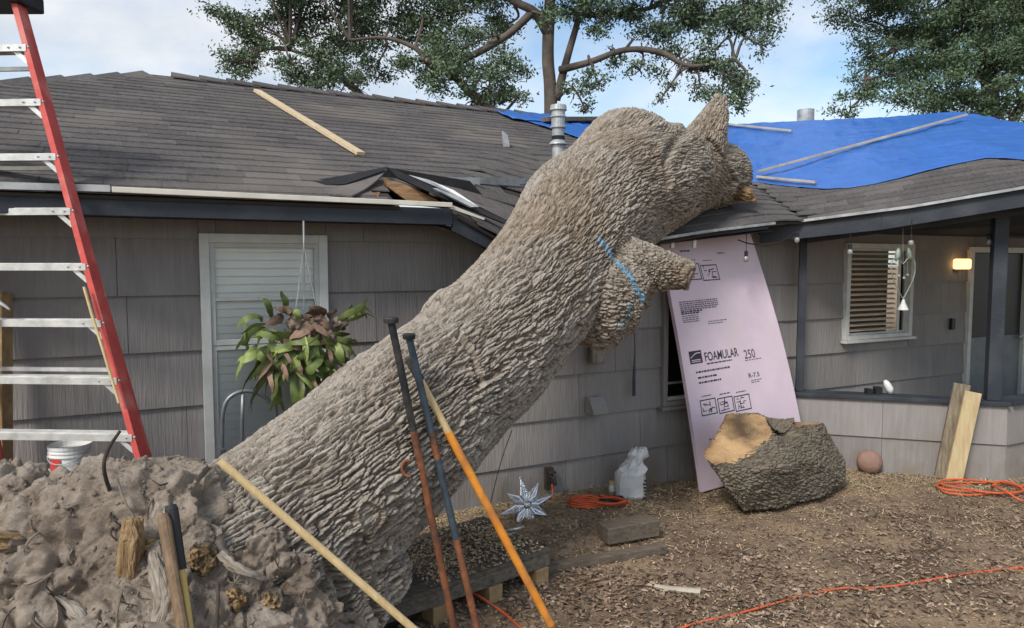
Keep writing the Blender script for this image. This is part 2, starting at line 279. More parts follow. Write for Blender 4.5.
# ------------------------------------------------------------------ object helpers
OFF = {}
def tag(o, label=None, cat=None, group=None, kind=None):
    if label: o['label'] = label
    if cat: o['category'] = cat
    if group: o['group'] = group
    if kind: o['kind'] = kind
    return o
def thing(name, label, cat, loc=(0, 0, 0), group=None, rotz=0):
    o = bpy.data.objects.new(name, None); o.empty_display_size = .1; COL.objects.link(o)
    o.location = loc; o.rotation_euler = (0, 0, rotz)
    OFF[o] = np.array(loc, float) if not rotz else np.zeros(3)
    return tag(o, label, cat, group)
class MB:
    def __init__(s): s.v = []; s.f = []; s.r = []
    def add(s, vs, fs, r=None):
        k = len(s.v); s.v.extend([tuple(map(float, a)) for a in vs]); s.f.extend([tuple(i + k for i in q) for q in fs])
        s.r.extend([r if r is not None else 0.0] * len(fs)); return s
    def hexa(s, a, r=None):      # 8 corners: bottom 4 ccw, top 4
        return s.add(a, [(3, 2, 1, 0), (4, 5, 6, 7), (0, 1, 5, 4), (1, 2, 6, 5), (2, 3, 7, 6), (3, 0, 4, 7)], r)
    def box(s, x0, x1, y0, y1, z0, z1, r=None):
        return s.hexa([(x0, y0, z0), (x1, y0, z0), (x1, y1, z0), (x0, y1, z0), (x0, y0, z1), (x1, y0, z1), (x1, y1, z1), (x0, y1, z1)], r)
    def beam(s, p0, p1, w, h, up=(0, 0, 1), r=None, w1=None, h1=None):
        p0 = np.array(p0, float); p1 = np.array(p1, float); d = p1 - p0; d = d / np.linalg.norm(d)
        x = np.cross(d, np.array(up, float)); x = x / np.linalg.norm(x); y = np.cross(x, d)
        w1 = w1 or w; h1 = h1 or h
        q = [p0 - x * w / 2 - y * h / 2, p0 + x * w / 2 - y * h / 2, p1 + x * w1 / 2 - y * h1 / 2, p1 - x * w1 / 2 - y * h1 / 2]
        q += [p0 - x * w / 2 + y * h / 2, p0 + x * w / 2 + y * h / 2, p1 + x * w1 / 2 + y * h1 / 2, p1 - x * w1 / 2 + y * h1 / 2]
        return s.hexa(q, r)
    def tube(s, pts, r, n=8, cap=True, flat=None):
        pts = [np.array(p, float) for p in pts]; m = len(pts)
        rr = r if hasattr(r, '__len__') else [r] * m
        fs = []; vs = []; x = None
        for i in range(m):
            d = pts[min(i + 1, m - 1)] - pts[max(i - 1, 0)]; d = d / (np.linalg.norm(d) + 1e-9)
            if x is None:
                x = np.cross(d, [0, 0, 1.0])
                if np.linalg.norm(x) < .05: x = np.cross(d, [0, 1.0, 0])
            x = x - d * (x @ d); x = x / np.linalg.norm(x); y = np.cross(d, x)
            for j in range(n):
                a = 2 * math.pi * j / n; vs.append(pts[i] + (x * math.cos(a) + y * math.sin(a) * (flat or 1)) * rr[i])
        for i in range(m - 1):
            for j in range(n):
                fs.append((i * n + j, i * n + (j + 1) % n, (i + 1) * n + (j + 1) % n, (i + 1) * n + j))
        if cap: fs.append(tuple(range(n - 1, -1, -1))); fs.append(tuple((m - 1) * n + j for j in range(n)))
        return s.add(vs, fs)
    def lathe(s, prof, n=20, o=(0, 0, 0)):
        vs = []; fs = []
        for (r, z) in prof:
            for j in range(n):
                a = 2 * math.pi * j / n; vs.append((o[0] + r * math.cos(a), o[1] + r * math.sin(a), o[2] + z))
        for i in range(len(prof) - 1):
            for j in range(n): fs.append((i * n + j, i * n + (j + 1) % n, (i + 1) * n + (j + 1) % n, (i + 1) * n + j))
        fs.append(tuple(range(n - 1, -1, -1))); fs.append(tuple((len(prof) - 1) * n + j for j in range(n)))
        return s.add(vs, fs)
    def sphere(s, c, r, n=16, m=10, sc3=(1, 1, 1)):
        vs = [(c[0], c[1], c[2] - r * sc3[2])]; fs = []
        for i in range(1, m):
            a = -math.pi / 2 + math.pi * i / m
            for j in range(n):
                b = 2 * math.pi * j / n; vs.append((c[0] + r * sc3[0] * math.cos(a) * math.cos(b), c[1] + r * sc3[1] * math.cos(a) * math.sin(b), c[2] + r * sc3[2] * math.sin(a)))
        vs.append((c[0], c[1], c[2] + r * sc3[2]))
        for j in range(n): fs.append((0, 1 + (j + 1) % n, 1 + j))
        for i in range(m - 2):
            for j in range(n):
                a = 1 + i * n + j; b = 1 + i * n + (j + 1) % n; fs.append((a, b, b + n, a + n))
        k = 1 + (m - 2) * n
        for j in range(n): fs.append((k + j, k + (j + 1) % n, k + n))
        return s.add(vs, fs)
    def prism(s, poly, ext):     # closed polygon of 3-D points, extruded by vector
        n = len(poly); ext = np.array(ext, float); a = [np.array(p, float) for p in poly]
        return s.add(a + [p + ext for p in a], [tuple(range(n - 1, -1, -1)), tuple(range(n, 2 * n))] + [(i, (i + 1) % n, n + (i + 1) % n, n + i) for i in range(n)])
    def build(s, name, mat, parent=None, smooth=False, bevel=0, rattr=False, label=None, cat=None, group=None, kind=None, base=None):
        return build_np(name, np.array(s.v), s.f, mat, parent, smooth, bevel, s.r if rattr else None, label, cat, group, kind, base)
def build_np(name, v, f, mat, parent=None, smooth=False, bevel=0, rnd=None, label=None, cat=None, group=None, kind=None, base=None):
    v = np.asarray(v, float)
    if parent is not None: off = OFF[parent]
    elif kind == 'structure' or kind == 'stuff': off = np.zeros(3)
    else: off = np.array(base, float) if base is not None else np.array([(v[:, 0].min() + v[:, 0].max()) / 2, (v[:, 1].min() + v[:, 1].max()) / 2, v[:, 2].min()])
    me = bpy.data.meshes.new(name); me.from_pydata((v - off).tolist(), [], f); me.update()
    if mat: me.materials.append(MATS[mat])
    if smooth: me.polygons.foreach_set('use_smooth', [True] * len(me.polygons))
    if rnd is not None:
        a = me.attributes.new('rnd', 'FLOAT', 'FACE'); a.data.foreach_set('value', np.asarray(rnd, np.float32))
    o = bpy.data.objects.new(name, me); COL.objects.link(o)
    if parent is not None: o.parent = parent
    else: o.location = off
    OFF[o] = off
    if bevel:
        md = o.modifiers.new('bevel', 'BEVEL'); md.width = bevel; md.segments = 2; md.limit_method = 'ANGLE'
    if label or kind or group: tag(o, label, cat, group, kind)
    return o
def fast_mesh(name, v, tris, mat, parent=None, rnd=None, **k):      # big triangle/quad soups from numpy
    off = OFF[parent] if parent is not None else np.zeros(3)
    me = bpy.data.meshes.new(name); q = tris.shape[1]
    me.vertices.add(len(v)); me.vertices.foreach_set('co', (v - off).astype(np.float32).ravel())
    me.loops.add(tris.size); me.loops.foreach_set('vertex_index', tris.astype(np.int32).ravel())
    me.polygons.add(len(tris)); me.polygons.foreach_set('loop_start', np.arange(0, tris.size, q, dtype=np.int32))
    me.update(calc_edges=True); me.validate()
    me.materials.append(MATS[mat])
    if rnd is not None:
        a = me.attributes.new('rnd', 'FLOAT', 'FACE'); a.data.foreach_set('value', rnd.astype(np.float32))
    o = bpy.data.objects.new(name, me); COL.objects.link(o); OFF[o] = off
    if parent is not None: o.parent = parent
    if k: tag(o, **k)
    return o
def remeshed(mb, voxel, smooth_it):
    """closed overlapping shapes -> one continuous surface, as numpy"""
    me = bpy.data.meshes.new('tmp'); me.from_pydata(mb.v, [], mb.f); me.update()
    o = bpy.data.objects.new('tmp', me); COL.objects.link(o)
    a = o.modifiers.new('r', 'REMESH'); a.mode = 'VOXEL'; a.voxel_size = voxel; a.adaptivity = 0
    b = o.modifiers.new('s', 'SMOOTH'); b.factor = .5; b.iterations = smooth_it
    dg = bpy.context.evaluated_depsgraph_get(); ev = o.evaluated_get(dg); em = ev.to_mesh()
    n = len(em.vertices); v = np.zeros(n * 3); em.vertices.foreach_get('co', v); v = v.reshape(-1, 3)
    nr = np.zeros(n * 3); em.vertices.foreach_get('normal', nr); nr = nr.reshape(-1, 3)
    f = np.zeros(len(em.polygons) * 4, np.int32); em.loops.foreach_get('vertex_index', f); f = f.reshape(-1, 4)
    ev.to_mesh_clear(); bpy.data.objects.remove(o); bpy.data.meshes.remove(me)
    return v, nr, f
def sculpted(name, v, f, mat, parent, plate, paint=None, grain=None):
    o = fast_mesh(name, v, f, mat, parent)
    me = o.data
    for nm, arr in (('plate', plate), ('paint', paint if paint is not None else np.zeros(len(v)))):
        a = me.attributes.new(nm, 'FLOAT', 'POINT'); a.data.foreach_set('value', arr.astype(np.float32))
    a = me.attributes.new('grain', 'FLOAT_VECTOR', 'POINT'); a.data.foreach_set('vector', (grain if grain is not None else v * .5).astype(np.float32).ravel())
    me.polygons.foreach_set('use_smooth', [True] * len(me.polygons))
    return o
def bone_coords(v, chains):
    """nearest bone chain: arc length and offsets in a carried frame"""
    best = np.full(len(v), 1e9); A = np.zeros(len(v)); O1 = np.zeros(len(v)); O2 = np.zeros(len(v))
    for ci, (pts, rad) in enumerate(chains):
        pts = [np.array(p, float) for p in pts]; acc = 0; x = None
        for i in range(len(pts) - 1):
            e = pts[i + 1] - pts[i]; ln = np.linalg.norm(e); d = e / ln
            if x is None: x = np.cross(d, [.3, .2, 1.0])
            x = x - d * (x @ d); x = x / np.linalg.norm(x); y = np.cross(d, x)
            q = v - pts[i]; a = q @ d; ac = np.clip(a, -.3 if i == 0 else 0, ln + (.3 if i == len(pts) - 2 else 0))
            r = rad[i] + (rad[i + 1] - rad[i]) * np.clip(a / ln, 0, 1)
            dist = np.linalg.norm(q - np.outer(ac, d), axis=1) / r
            m = dist < best
            best = np.where(m, dist, best); A = np.where(m, acc + a + ci * 3.7, A); O1 = np.where(m, q @ x, O1); O2 = np.where(m, q @ y, O2)
            acc += ln
    return A, O1, O2
def bark_disp(v, chains, length=.20, width=.019, twist=-.25):
    """plated, furrowed bark: flat-topped ridges running with a spiral grain, cut by cracks"""
    A, a1, a2 = bone_coords(v, chains)
    c, s_ = np.cos(twist * A), np.sin(twist * A); O1 = a1 * c - a2 * s_; O2 = a1 * s_ + a2 * c
    w1 = fbm(v * 5, 3, 3); w2 = fbm(v * 5 + 31, 3, 7); w3 = fbm(v * 16 + 9, 3, 9); w4 = fbm(v * 16 + 77, 3, 13)
    q = np.stack([A / length + w1 * .5 + w3 * .3, O1 / width + w2 * 1.5 + w3 * .45, O2 / width + w1 * 1.5 + w4 * .45], 1)
    f1, f2, cid = voronoi(q, 1)
    e = sstep(f2 - f1, .0, .26)
    q2 = np.stack([A / .060 + w4 * .6, O1 / .024 + w3 * .5, O2 / .024 + w4 * .5], 1)
    g1, g2, cid2 = voronoi(q2, 21); e2 = sstep(g2 - g1, .0, .20)
    gr = np.stack([A, O1, O2], 1)
    fine = fbm(gr * np.array([12, 95, 95]), 3, 40)
    return e, e2, cid, cid2, fine, fbm(v * 2.2, 3, 55), gr

# ================================================================== GROUND
def gz(x, y):
    x = np.asarray(x, float); y = np.asarray(y, float)
    s = x * UU[0] + y * UU[1]; t = D - (x * NN[0] + y * NN[1])
    p = np.stack([x.ravel(), y.ravel(), np.zeros(x.size)], 1)
    n = (fbm(p * 1.3, 3, 60) * .022 + fbm(p * 7, 3, 64) * .012).reshape(x.shape)
    bed = .05 * sstep(-(t + .12 * fbm(p * 3, 2, 70).reshape(x.shape)), -.93, -.80) * sstep(-s, -3.5, -3.2)
    near = sstep(-np.abs(x - 2), -9, -7) * sstep(-y, -11, -9)
    return (n * near + bed) * near
xs = np.concatenate([[-300, -120, -50, -20, -9], np.arange(-5, 8.5, .035), [10, 15, 30, 80, 300]])
ys = np.concatenate([[-300, -100, -30, -8, -2, 0], np.arange(1.2, 9, .035), [10, 14, 25, 60, 150, 500]])
X, Y = np.meshgrid(xs, ys); Zg = gz(X, Y)
gv = np.stack([X.ravel(), Y.ravel(), Zg.ravel()], 1); nx = len(xs); ny = len(ys)
ii, jj = np.meshgrid(np.arange(nx - 1), np.arange(ny - 1)); b0 = (jj * nx + ii).ravel()
gf = np.stack([b0, b0 + 1, b0 + 1 + nx, b0 + nx], 1)
gm = bpy.data.materials.new('earth'); gm.use_nodes = True; N, L = gm.node_tree.nodes, gm.node_tree.links
b = N['Principled BSDF']; b.inputs['Roughness'].default_value = .98; b.inputs['Specular IOR Level'].default_value = .1
tcn = N.new('ShaderNodeTexCoord')
def noise_node(scale, det=8, rg=.65):
    q = N.new('ShaderNodeTexNoise'); q.inputs['Scale'].default_value = scale; q.inputs['Detail'].default_value = det; q.inputs['Roughness'].default_value = rg; L.new(tcn.outputs['Object'], q.inputs['Vector']); return q
def ramp(src, stops):
    q = N.new('ShaderNodeValToRGB'); e = q.color_ramp.elements
    e[0].position, e[0].color = stops[0][0], (*stops[0][1], 1); e[1].position, e[1].color = stops[-1][0], (*stops[-1][1], 1)
    for pz, c in stops[1:-1]: k = e.new(pz); k.color = (*c, 1)
    L.new(src, q.inputs[0]); return q
na, nb_, ncx = noise_node(24, 10, .75), noise_node(1.3, 6), noise_node(60, 8, .75)
ra = ramp(na.outputs[0], [(.3, (.15, .109, .08)), (.5, (.27, .20, .145)), (.7, (.38, .295, .215))])
rb = ramp(nb_.outputs[0], [(.38, (.62, .58, .55)), (.5, (.95, .92, .88)), (.62, (1.3, 1.24, 1.1))])
mm = N.new('ShaderNodeMix'); mm.data_type = 'RGBA'; mm.blend_type = 'MULTIPLY'; mm.inputs[0].default_value = 1; L.new(ra.outputs[0], mm.inputs[6]); L.new(rb.outputs[0], mm.inputs[7])
L.new(mm.outputs[2], b.inputs['Base Color'])
bp = N.new('ShaderNodeBump'); bp.inputs['Strength'].default_value = .8; bp.inputs['Distance'].default_value = .03; L.new(ncx.outputs[0], bp.inputs['Height']); L.new(bp.outputs[0], b.inputs['Normal'])
MATS['earth'] = gm
ground = fast_mesh('ground', gv, gf, 'earth', kind='structure', label='bare earth yard strewn with leaves and sawdust')
ground.data.polygons.foreach_set('use_smooth', [True] * len(ground.data.polygons))

# ================================================================== HOUSE
house = thing('house', 'single-storey grey shingle-sided house with crushed dark roof and corner porch', 'house', tuple(S(0, 0, 0)), rotz=AZ)
def hp(s, t, z): return (s, -t, z)          # house coordinates -> house-local
ROOFM, ROOFR, ZE = .41, 3.5, 2.21
ZR = ZE + ROOFM * ROOFR
SX = [1.7, 1.85, 2.15, 2.5, 3.2, 3.5, 4.1, 4.63, 5.0]; SV = [0, .05, .2, .3, .28, .19, .10, .01, 0]
C0S, C0T = 5.02, .35
RC = (C0S + .414 * ROOFR, C0T - ROOFR); LP = 3.45
def RZ(s, t):
    s = np.asarray(s, float); t = np.asarray(t, float); w = .35 - t
    dl = np.clip(1 - w / np.interp(s, [2.3, 3.3], [.75, 2.0]), 0, 1)
    mf = ZE + ROOFM * w - np.interp(s, SX, SV) * dl
    mb = ZE + ROOFM * (2 * ROOFR - w)
    l = ((s - C0S) + (t - C0T)) / 1.41421; w2 = ((s - C0S) - (t - C0T)) / 1.41421
    Ez = 2.19 + .165 * np.clip(l, 0, 1.7)
    wf = Ez + (ZR + .0 - Ez) * w2 / ROOFR; wb = ZR - ROOFM * (w2 - ROOFR); we = ZR - .95 * (l - LP + .414 * ROOFR)
    hl = ZE + ROOFM * (s - (.05 - ROOFR))
    return np.maximum(np.minimum(np.minimum(mf, mb), hl), np.minimum(np.minimum(wf, wb), we))
def roof_hit(px, py):
    d = ray(px, py); ks = np.linspace(3, 25, 9000); q = CAM + d[None] * ks[:, None]
    s = q @ UU; t = D - q @ NN; i = int(np.argmax(q[:, 2] < RZ(s, t)))
    return float(s[i]), float(t[i])

# ---- wall cores
# openings in wall (s0,s1,z0,z1)
WIN = {'left': (.30, 1.06, .42, 2.02), 'small': (3.80, 4.55, .655, 1.75), 'porch': (6.0, 7.0, 1.10, 2.035), 'door': (7.97, 9.1, .25, 2.02)}
wm = MB(); cut_s = sorted({-4.2, 10.5} | {q_ for o_ in WIN.values() for q_ in o_[:2]})
for a, b_ in zip(cut_s[:-1], cut_s[1:]):
    op = [o_ for o_ in WIN.values() if o_[0] <= a and o_[1] >= b_]
    if op: wm.box(a, b_, .03, .14, -.1, op[0][2]); wm.box(a, b_, .03, .14, op[0][3], 2.22)
    else: wm.box(a, b_, .03, .14, -.1, 2.30 if a > 4 else 2.22)
wall = wm.build('wall', 'wallcore', house)
CSZ = .335; Z1 = H - .1827                      # first course line
def panels(par, fn, s0, s1, zs, opens, seed, wmin=.9, wmax=1.5, proud=.016):
    r = random.Random(seed)
    for (za, zb) in zs:
        s = s0 - r.random() * .8
        while s < s1:
            e = min(s + r.uniform(wmin, wmax), s1); a = max(s, s0); s = e
            if e - a < .03: continue
            segs = [(a, e, za, zb)]
            for (o0, o1, oz0, oz1) in opens:
                nw = []
                for (x0, x1, y0, y1) in segs:
                    if x1 <= o0 or x0 >= o1 or y1 <= oz0 or y0 >= oz1: nw.append((x0, x1, y0, y1)); continue
                    if x0 < o0: nw.append((x0, o0, y0, y1))
                    if x1 > o1: nw.append((o1, x1, y0, y1))
                    m0, m1 = max(x0, o0), min(x1, o1)
                    if y0 < oz0: nw.append((m0, m1, y0, oz0))
                    if y1 > oz1: nw.append((m0, m1, oz1, y1))
                segs = nw
            for (x0, x1, y0, y1) in segs:
                if x1 - x0 < .02 or y1 - y0 < .02: continue
                g_ = .0015; j = r.uniform(-.002, .003)
                q0 = proud * (1 - (y0 - za) / (zb - za)) + .012 + j; q1 = proud * (1 - (y1 - za) / (zb - za)) + .010
                mb = MB(); c = [fn(x0 + g_, 0, y0), fn(x1 - g_, 0, y0), fn(x1 - g_, q0, y0 - .004), fn(x0 + g_, q0, y0 - .004),
                                fn(x0 + g_, 0, y1), fn(x1 - g_, 0, y1), fn(x1 - g_, q1, y1), fn(x0 + g_, q1, y1)]
                mb.hexa(c); mb.build('siding_panel', 'siding', par)
zs = [(Z1 - CSZ * (k + 1), Z1 - CSZ * k) for k in range(-2, 5)]
zs = [(max(a, -.06), min(b, 2.13)) for a, b in zs]
panels(wall, lambda s, t, z: hp(s, t - .03, z), -1.9, 9.6, zs, [(a, b, c, d) for (a, b, c, d) in WIN.values()], 3)
# ---- porch half wall at 45 degrees, then along
HW0, HW1 = (5.10, .0), (6.43, 1.27)
half = MB()
hd = np.array([HW1[0] - HW0[0], HW1[1] - HW0[1]]); hl_ = np.linalg.norm(hd); hd = hd / hl_; hn = np.array([-hd[1], hd[0]])
def hwf(l, o, z): q = np.array(HW0) + hd * l + hn * o; return hp(q[0], q[1], z)
def hwf2(l, o, z): return hp(HW1[0] + l, HW1[1] + o, z)
half.hexa([hwf(0, -.12, -.1), hwf(hl_, -.12, -.1), hwf(hl_, 0, -.1), hwf(0, 0, -.1), hwf(0, -.12, .64), hwf(hl_, -.12, .64), hwf(hl_, 0, .64), hwf(0, 0, .64)])
half.hexa([hwf2(0, -.12, -.1), hwf2(4, -.12, -.1), hwf2(4, -.0, -.1), hwf2(0, 0, -.1), hwf2(0, -.12, .638), hwf2(4, -.12, .638), hwf2(4, 0, .638), hwf2(0, 0, .638)])
half = half.build('half_wall', 'wallcore', house)
hz = [(-.05, .318), (.318, .640)]
panels(half, hwf, 0, hl_ + .012, hz, [], 8, .7, 1.1)
panels(half, hwf2, .012, 2.2, hz, [], 9, .7, 1.1)
cap = MB()
cap.hexa([hwf(-.02, -.16, .645), hwf(hl_, -.16, .645), hwf(hl_ + .03, .045, .645), hwf(-.02, .045, .645), hwf(-.02, -.16, .68), hwf(hl_, -.16, .68), hwf(hl_ + .03, .045, .68), hwf(-.02, .045, .68)])
cap.build('wall_cap', 'navy', half, bevel=.004)
cap = MB().hexa([hwf2(.06, -.16, .645), hwf2(4, -.16, .645), hwf2(4, .045, .645), hwf2(.06, .045, .645), hwf2(.06, -.16, .678), hwf2(4, -.16, .678), hwf2(4, .045, .678), hwf2(.06, .045, .678)])
cap.build('wall_cap', 'navy', half, bevel=.004)
MB().prism([hp(5.1, .0, .06), hp(10, 0, .06), hp(10, 1.2, .06), hp(6.4, 1.2, .06)], (0, 0, .1)).build('porch_floor', 'porchfloor', house)
# posts
def hpost(l, o, z1, w):
    mb = MB(); a = [hwf(l - w / 2, o - w / 2, .68), hwf(l + w / 2, o - w / 2, .68), hwf(l + w / 2, o + w / 2, .68), hwf(l - w / 2, o + w / 2, .68)]
    mb.hexa(a + [(x, y, z1) for (x, y, z) in a]); return mb.build('porch_post', 'navy', house, bevel=.006)
hpost(.22, -.055, 2.09, .065); hpost(hl_ - .085, -.055, 2.33, .105)

# ---- windows
def window(kind, o, frame_w, mats, extra=None):
    s0, s1, z0, z1 = o
    mb = MB(); d0, d1 = .045, .0
    fw = frame_w
    root = MB()
    root.box(s0 - .0, s0 + fw, -.035, .05, z0, z1); root.box(s1 - fw, s1, -.035, .05, z0, z1)
    root.box(s0 + fw, s1 - fw, -.035, .05, z1 - fw, z1); root.box(s0 + fw, s1 - fw, -.035, .05, z0, z0 + fw * .8)
    w = root.build('window', mats, house, bevel=.003)
    MB().box(s0 - .03, s1 + .03, -.065, -.0, z0 - .03, z0 - .002).build('sill', mats, w, bevel=.003)
    return w
w1 = window('left', WIN['left'], .055, 'trim')
s0, s1, z0, z1 = WIN['left']
fw = .055; a0, a1 = s0 + fw, s1 - fw
def sash(par, a0, a1, za, zb, y, w=.03, bot=.03):
    m = MB(); m.box(a0, a0 + w, y, y + .03, za, zb); m.box(a1 - w, a1, y, y + .03, za, zb); m.box(a0 + w, a1 - w, y, y + .03, zb - w, zb); m.box(a0 + w, a1 - w, y, y + .03, za, za + bot)
    m.build('sash', 'sash', par, bevel=.002)
    MB().add([(a0 + w, y + .014, za + bot), (a1 - w, y + .014, za + bot), (a1 - w, y + .014, zb - w), (a0 + w, y + .014, zb - w)], [(0, 1, 2, 3)]).build('pane', 'glass', par)
sash(w1, a0, a1, 1.34, z1 - fw, -.022, .028, .035)
sash(w1, a0, a1, z0 + fw * .8, 1.338, -.018, .028, .04)
MB().box(a0 + .028, a1 - .028, -.024, -.012, 1.612, 1.63).build('muntin', 'sash', w1)
MB().box(a0, a1, .20, .21, z0, z1).build('dark_interior', 'room', w1)
def slats(par, a0, a1, za, zb, y, pitch, tilt, mat='blind', dep=.025):
    z = zb; 
    while z > za:
        MB().hexa([(a0, y - dep / 2, z - tilt), (a1, y - dep / 2, z - tilt), (a1, y + dep / 2, z + tilt), (a0, y + dep / 2, z + tilt),
                   (a0, y - dep / 2, z - tilt + .002), (a1, y - dep / 2, z - tilt + .002), (a1, y + dep / 2, z + tilt + .002), (a0, y + dep / 2, z + tilt + .002)]).build('blind_slat', mat, par)
        z -= pitch
slats(w1, a0 + .01, a1 - .01, z0 + .07, z1 - fw - .03, .016, .050, .0240, dep=.012)
MB().box(a0 + .01, a1 - .01, .010, .03, z1 - fw - .03, z1 - fw - .003).build('blind_headrail', 'blind', w1)
w2 = window('small', WIN['small'], .045, 'siding')
s0, s1, z0, z1 = WIN['small']
sash(w2, s0 + .045, s1 - .045, z0 + .036, z1 - .045, .015, .03, .03)
MB().box(s0 + .075, s1 - .075, .008, .014, .83, .85).build('muntin', 'siding', w2)
MB().box(s0, s1, .20, .21, z0, z1).build('dark_interior', 'room', w2)
w3 = window('porch', WIN['porch'], .05, 'trim')
s0, s1, z0, z1 = WIN['porch']
sash(w3, s0 + .05, s1 - .05, z0 + .04, z1 - .05, .012, .02, .02)
MB().box(s1 - .19, s1 - .155, .004, .012, z0 + .04, z1 - .05).build('mullion', 'trim', w3)
MB().box(s0, s1, .26, .27, z0, z1).build('dark_interior', 'room', w3)
slats(w3, s0 + .07, s1 - .20, z0 + .08, z1 - .05, .032, .05, .0085, 'tanblind', dep=.032)
MB().box(s0 + .10, s0 + .30, .22, .255, 1.68, 1.92).build('lit_interior', 'roomglow', w3)
# ---- door
s0, s1, z0, z1 = WIN['door']
dr = MB(); dr.box(s0, s0 + .06, -.03, .05, z0, z1); dr.box(s1 - .06, s1, -.03, .05, z0, z1); dr.box(s0 + .06, s1 - .06, -.03, .05, z1 - .06, z1)
dr = dr.build('door', 'trim', house, bevel=.003)
MB().box(s0 + .06, s1 - .06, .018, .045, 1.02, z1 - .06).build('door_glass', 'doorblue', dr)
MB().box(s0 + .06, s1 - .06, .012, .05, z0, 1.02).build('door_panel', 'doorgrey', dr, bevel=.003)
MB().sphere(hp(s1 - .13, .03, 1.0), .03, 10, 8).build('door_knob', 'galv', dr, smooth=True)

# ---- fascia, soffit
def fascia(pts, hgt=.105, th=.025, mat='navy', name='fascia', par=None):
    for (q0, q1) in zip(pts[:-1], pts[1:]):
        a, b_ = np.array(hp(*q0)), np.array(hp(*q1)); dd = b_ - a; dd[2] = 0; dd /= np.linalg.norm(dd); nn = np.array([-dd[1], dd[0], 0]) * th
        MB().hexa([a - [0, 0, hgt], b_ - [0, 0, hgt], b_ - [0, 0, hgt] + nn, a - [0, 0, hgt] + nn, a, b_, b_ + nn, a + nn]).build(name, mat, par or house, bevel=.003)
fascia([(-4, .345, 2.195), (1.80, .345, 2.195)])
fascia([(1.802, .335, 2.17), (2.35, .335, 1.93)], .12)
fascia([(3.28, .345, 2.02), (3.9, .345, 2.10)], .05); fascia([(3.902, .345, 2.10), (4.62, .345, 2.18)], .055)
def wl_(l, w, dz=0):        # wing eave coordinates
    s = C0S + .7071 * (l + w); t = C0T + .7071 * (l - w); return s, t
def Ez(l): return 2.19 + .165 * min(max(l, 0), 1.7)
q = [(*wl_(l, .01), Ez(l) - .012) for l in (-.35, .6, 1.7, 6.5)]
for a, b_ in zip(q[:-1], q[1:]): fascia([a, b_], .16)
MB().add([hp(-4, .32, 2.10), hp(1.8, .32, 2.10), hp(1.83, -.02, 2.10), hp(-4, -.02, 2.10), hp(-4, .32, 2.12), hp(1.8, .32, 2.12), hp(1.83, -.02, 2.135), hp(-4, -.02, 2.135)],
         [(3, 2, 1, 0), (4, 5, 6, 7), (0, 1, 5, 4), (1, 2, 6, 5), (2, 3, 7, 6), (3, 0, 4, 7)]).build('soffit', 'soffit', house)
MB().hexa([hp(2.3, .30, 1.80), hp(1.82, .30, 2.06), hp(1.82, .0, 2.10), hp(2.3, .0, 1.95), hp(2.3, .30, 1.82), hp(1.82, .30, 2.08), hp(1.82, .0, 2.12), hp(2.3, .0, 1.97)]).build('soffit', 'soffit', house)
MB().hexa([hp(3.3, .31, 1.96), hp(4.7, .31, 2.11), hp(4.7, .0, 2.11), hp(3.3, .0, 2.02), hp(3.3, .31, 1.97), hp(4.7, .31, 2.12), hp(4.7, .0, 2.12), hp(3.3, .0, 2.03)]).build('soffit', 'soffit', house)
ps = MB()
LL = [-.35, .6, 1.7, 6.5]
for l0, l1 in zip(LL[:-1], LL[1:]):
    a = (*wl_(l0, .04), Ez(l0) - .10); b_ = (*wl_(l1, .04), Ez(l1) - .10)
    c = (b_[0], .012, 2.14 + .0 * l1); d = (a[0], .012, 2.13)
    vs_ = [hp(*a), hp(*b_), hp(b_[0] + .0, .012 if b_[1] > .012 else b_[1] - .01, 2.16), hp(a[0], .012 if a[1] > .012 else a[1] - .01, 2.13)]
    ps.hexa(vs_ + [(x, y, z + .015) for x, y, z in vs_])
ps.build('porch_ceiling', 'soffit', house)
# porch header beam behind the fascia
a = (*wl_(.05, .33), 2.05); b_ = (*wl_(1.75, .33), 2.28)
MB().beam(hp(a[0], a[1], a[2] + .02), hp(b_[0], b_[1], b_[2] + .02), .06, .10).build('porch_beam', 'navy', house)

# ---- roof deck: height-field sheet with thickness
HOLE = lambda s, t: (1.42 < s < 1.86) & (t > -.02) | (2.66 < s < 3.26) & (t > -.40)
mb = MB(); gs = np.concatenate([np.arange(-3.4, 1.2, .4), np.arange(1.2, 5.3, .08), np.arange(5.3, 12.4, .2)]); gt = np.concatenate([np.arange(.36, -1.2, -.08), np.arange(-1.2, -6.9, -.22)])
SS, TT = np.meshgrid(gs, gt); ZZ = RZ(SS, TT) - .022
def inroof(s, t):
    l = ((s - C0S) + (t - C0T)) / 1.41421; w2 = ((s - C0S) - (t - C0T)) / 1.41421
    main = (t <= .37) & (s < C0S + .414 * (.35 - t) + .02)
    return main | ((w2 >= -.01) & (l < LP - .414 * ROOFR + 1.45))
vid = -np.ones(SS.shape, int); V_, F_ = [], []
for j in range(SS.shape[0] - 1):
    for i in range(SS.shape[1] - 1):
        sm, tm = (SS[j, i] + SS[j, i + 1]) / 2, (TT[j, i] + TT[j + 1, i]) / 2
        if not inroof(sm, tm) or HOLE(sm, tm) or ZZ[j, i] < 2.05 and tm < -3.5: continue
        fc = []
        for (jj_, ii_) in ((j, i), (j + 1, i), (j + 1, i + 1), (j, i + 1)):
            if vid[jj_, ii_] < 0: vid[jj_, ii_] = len(V_); V_.append(hp(SS[jj_, ii_], TT[jj_, ii_], ZZ[jj_, ii_]))
            fc.append(vid[jj_, ii_])
        F_.append(tuple(fc))
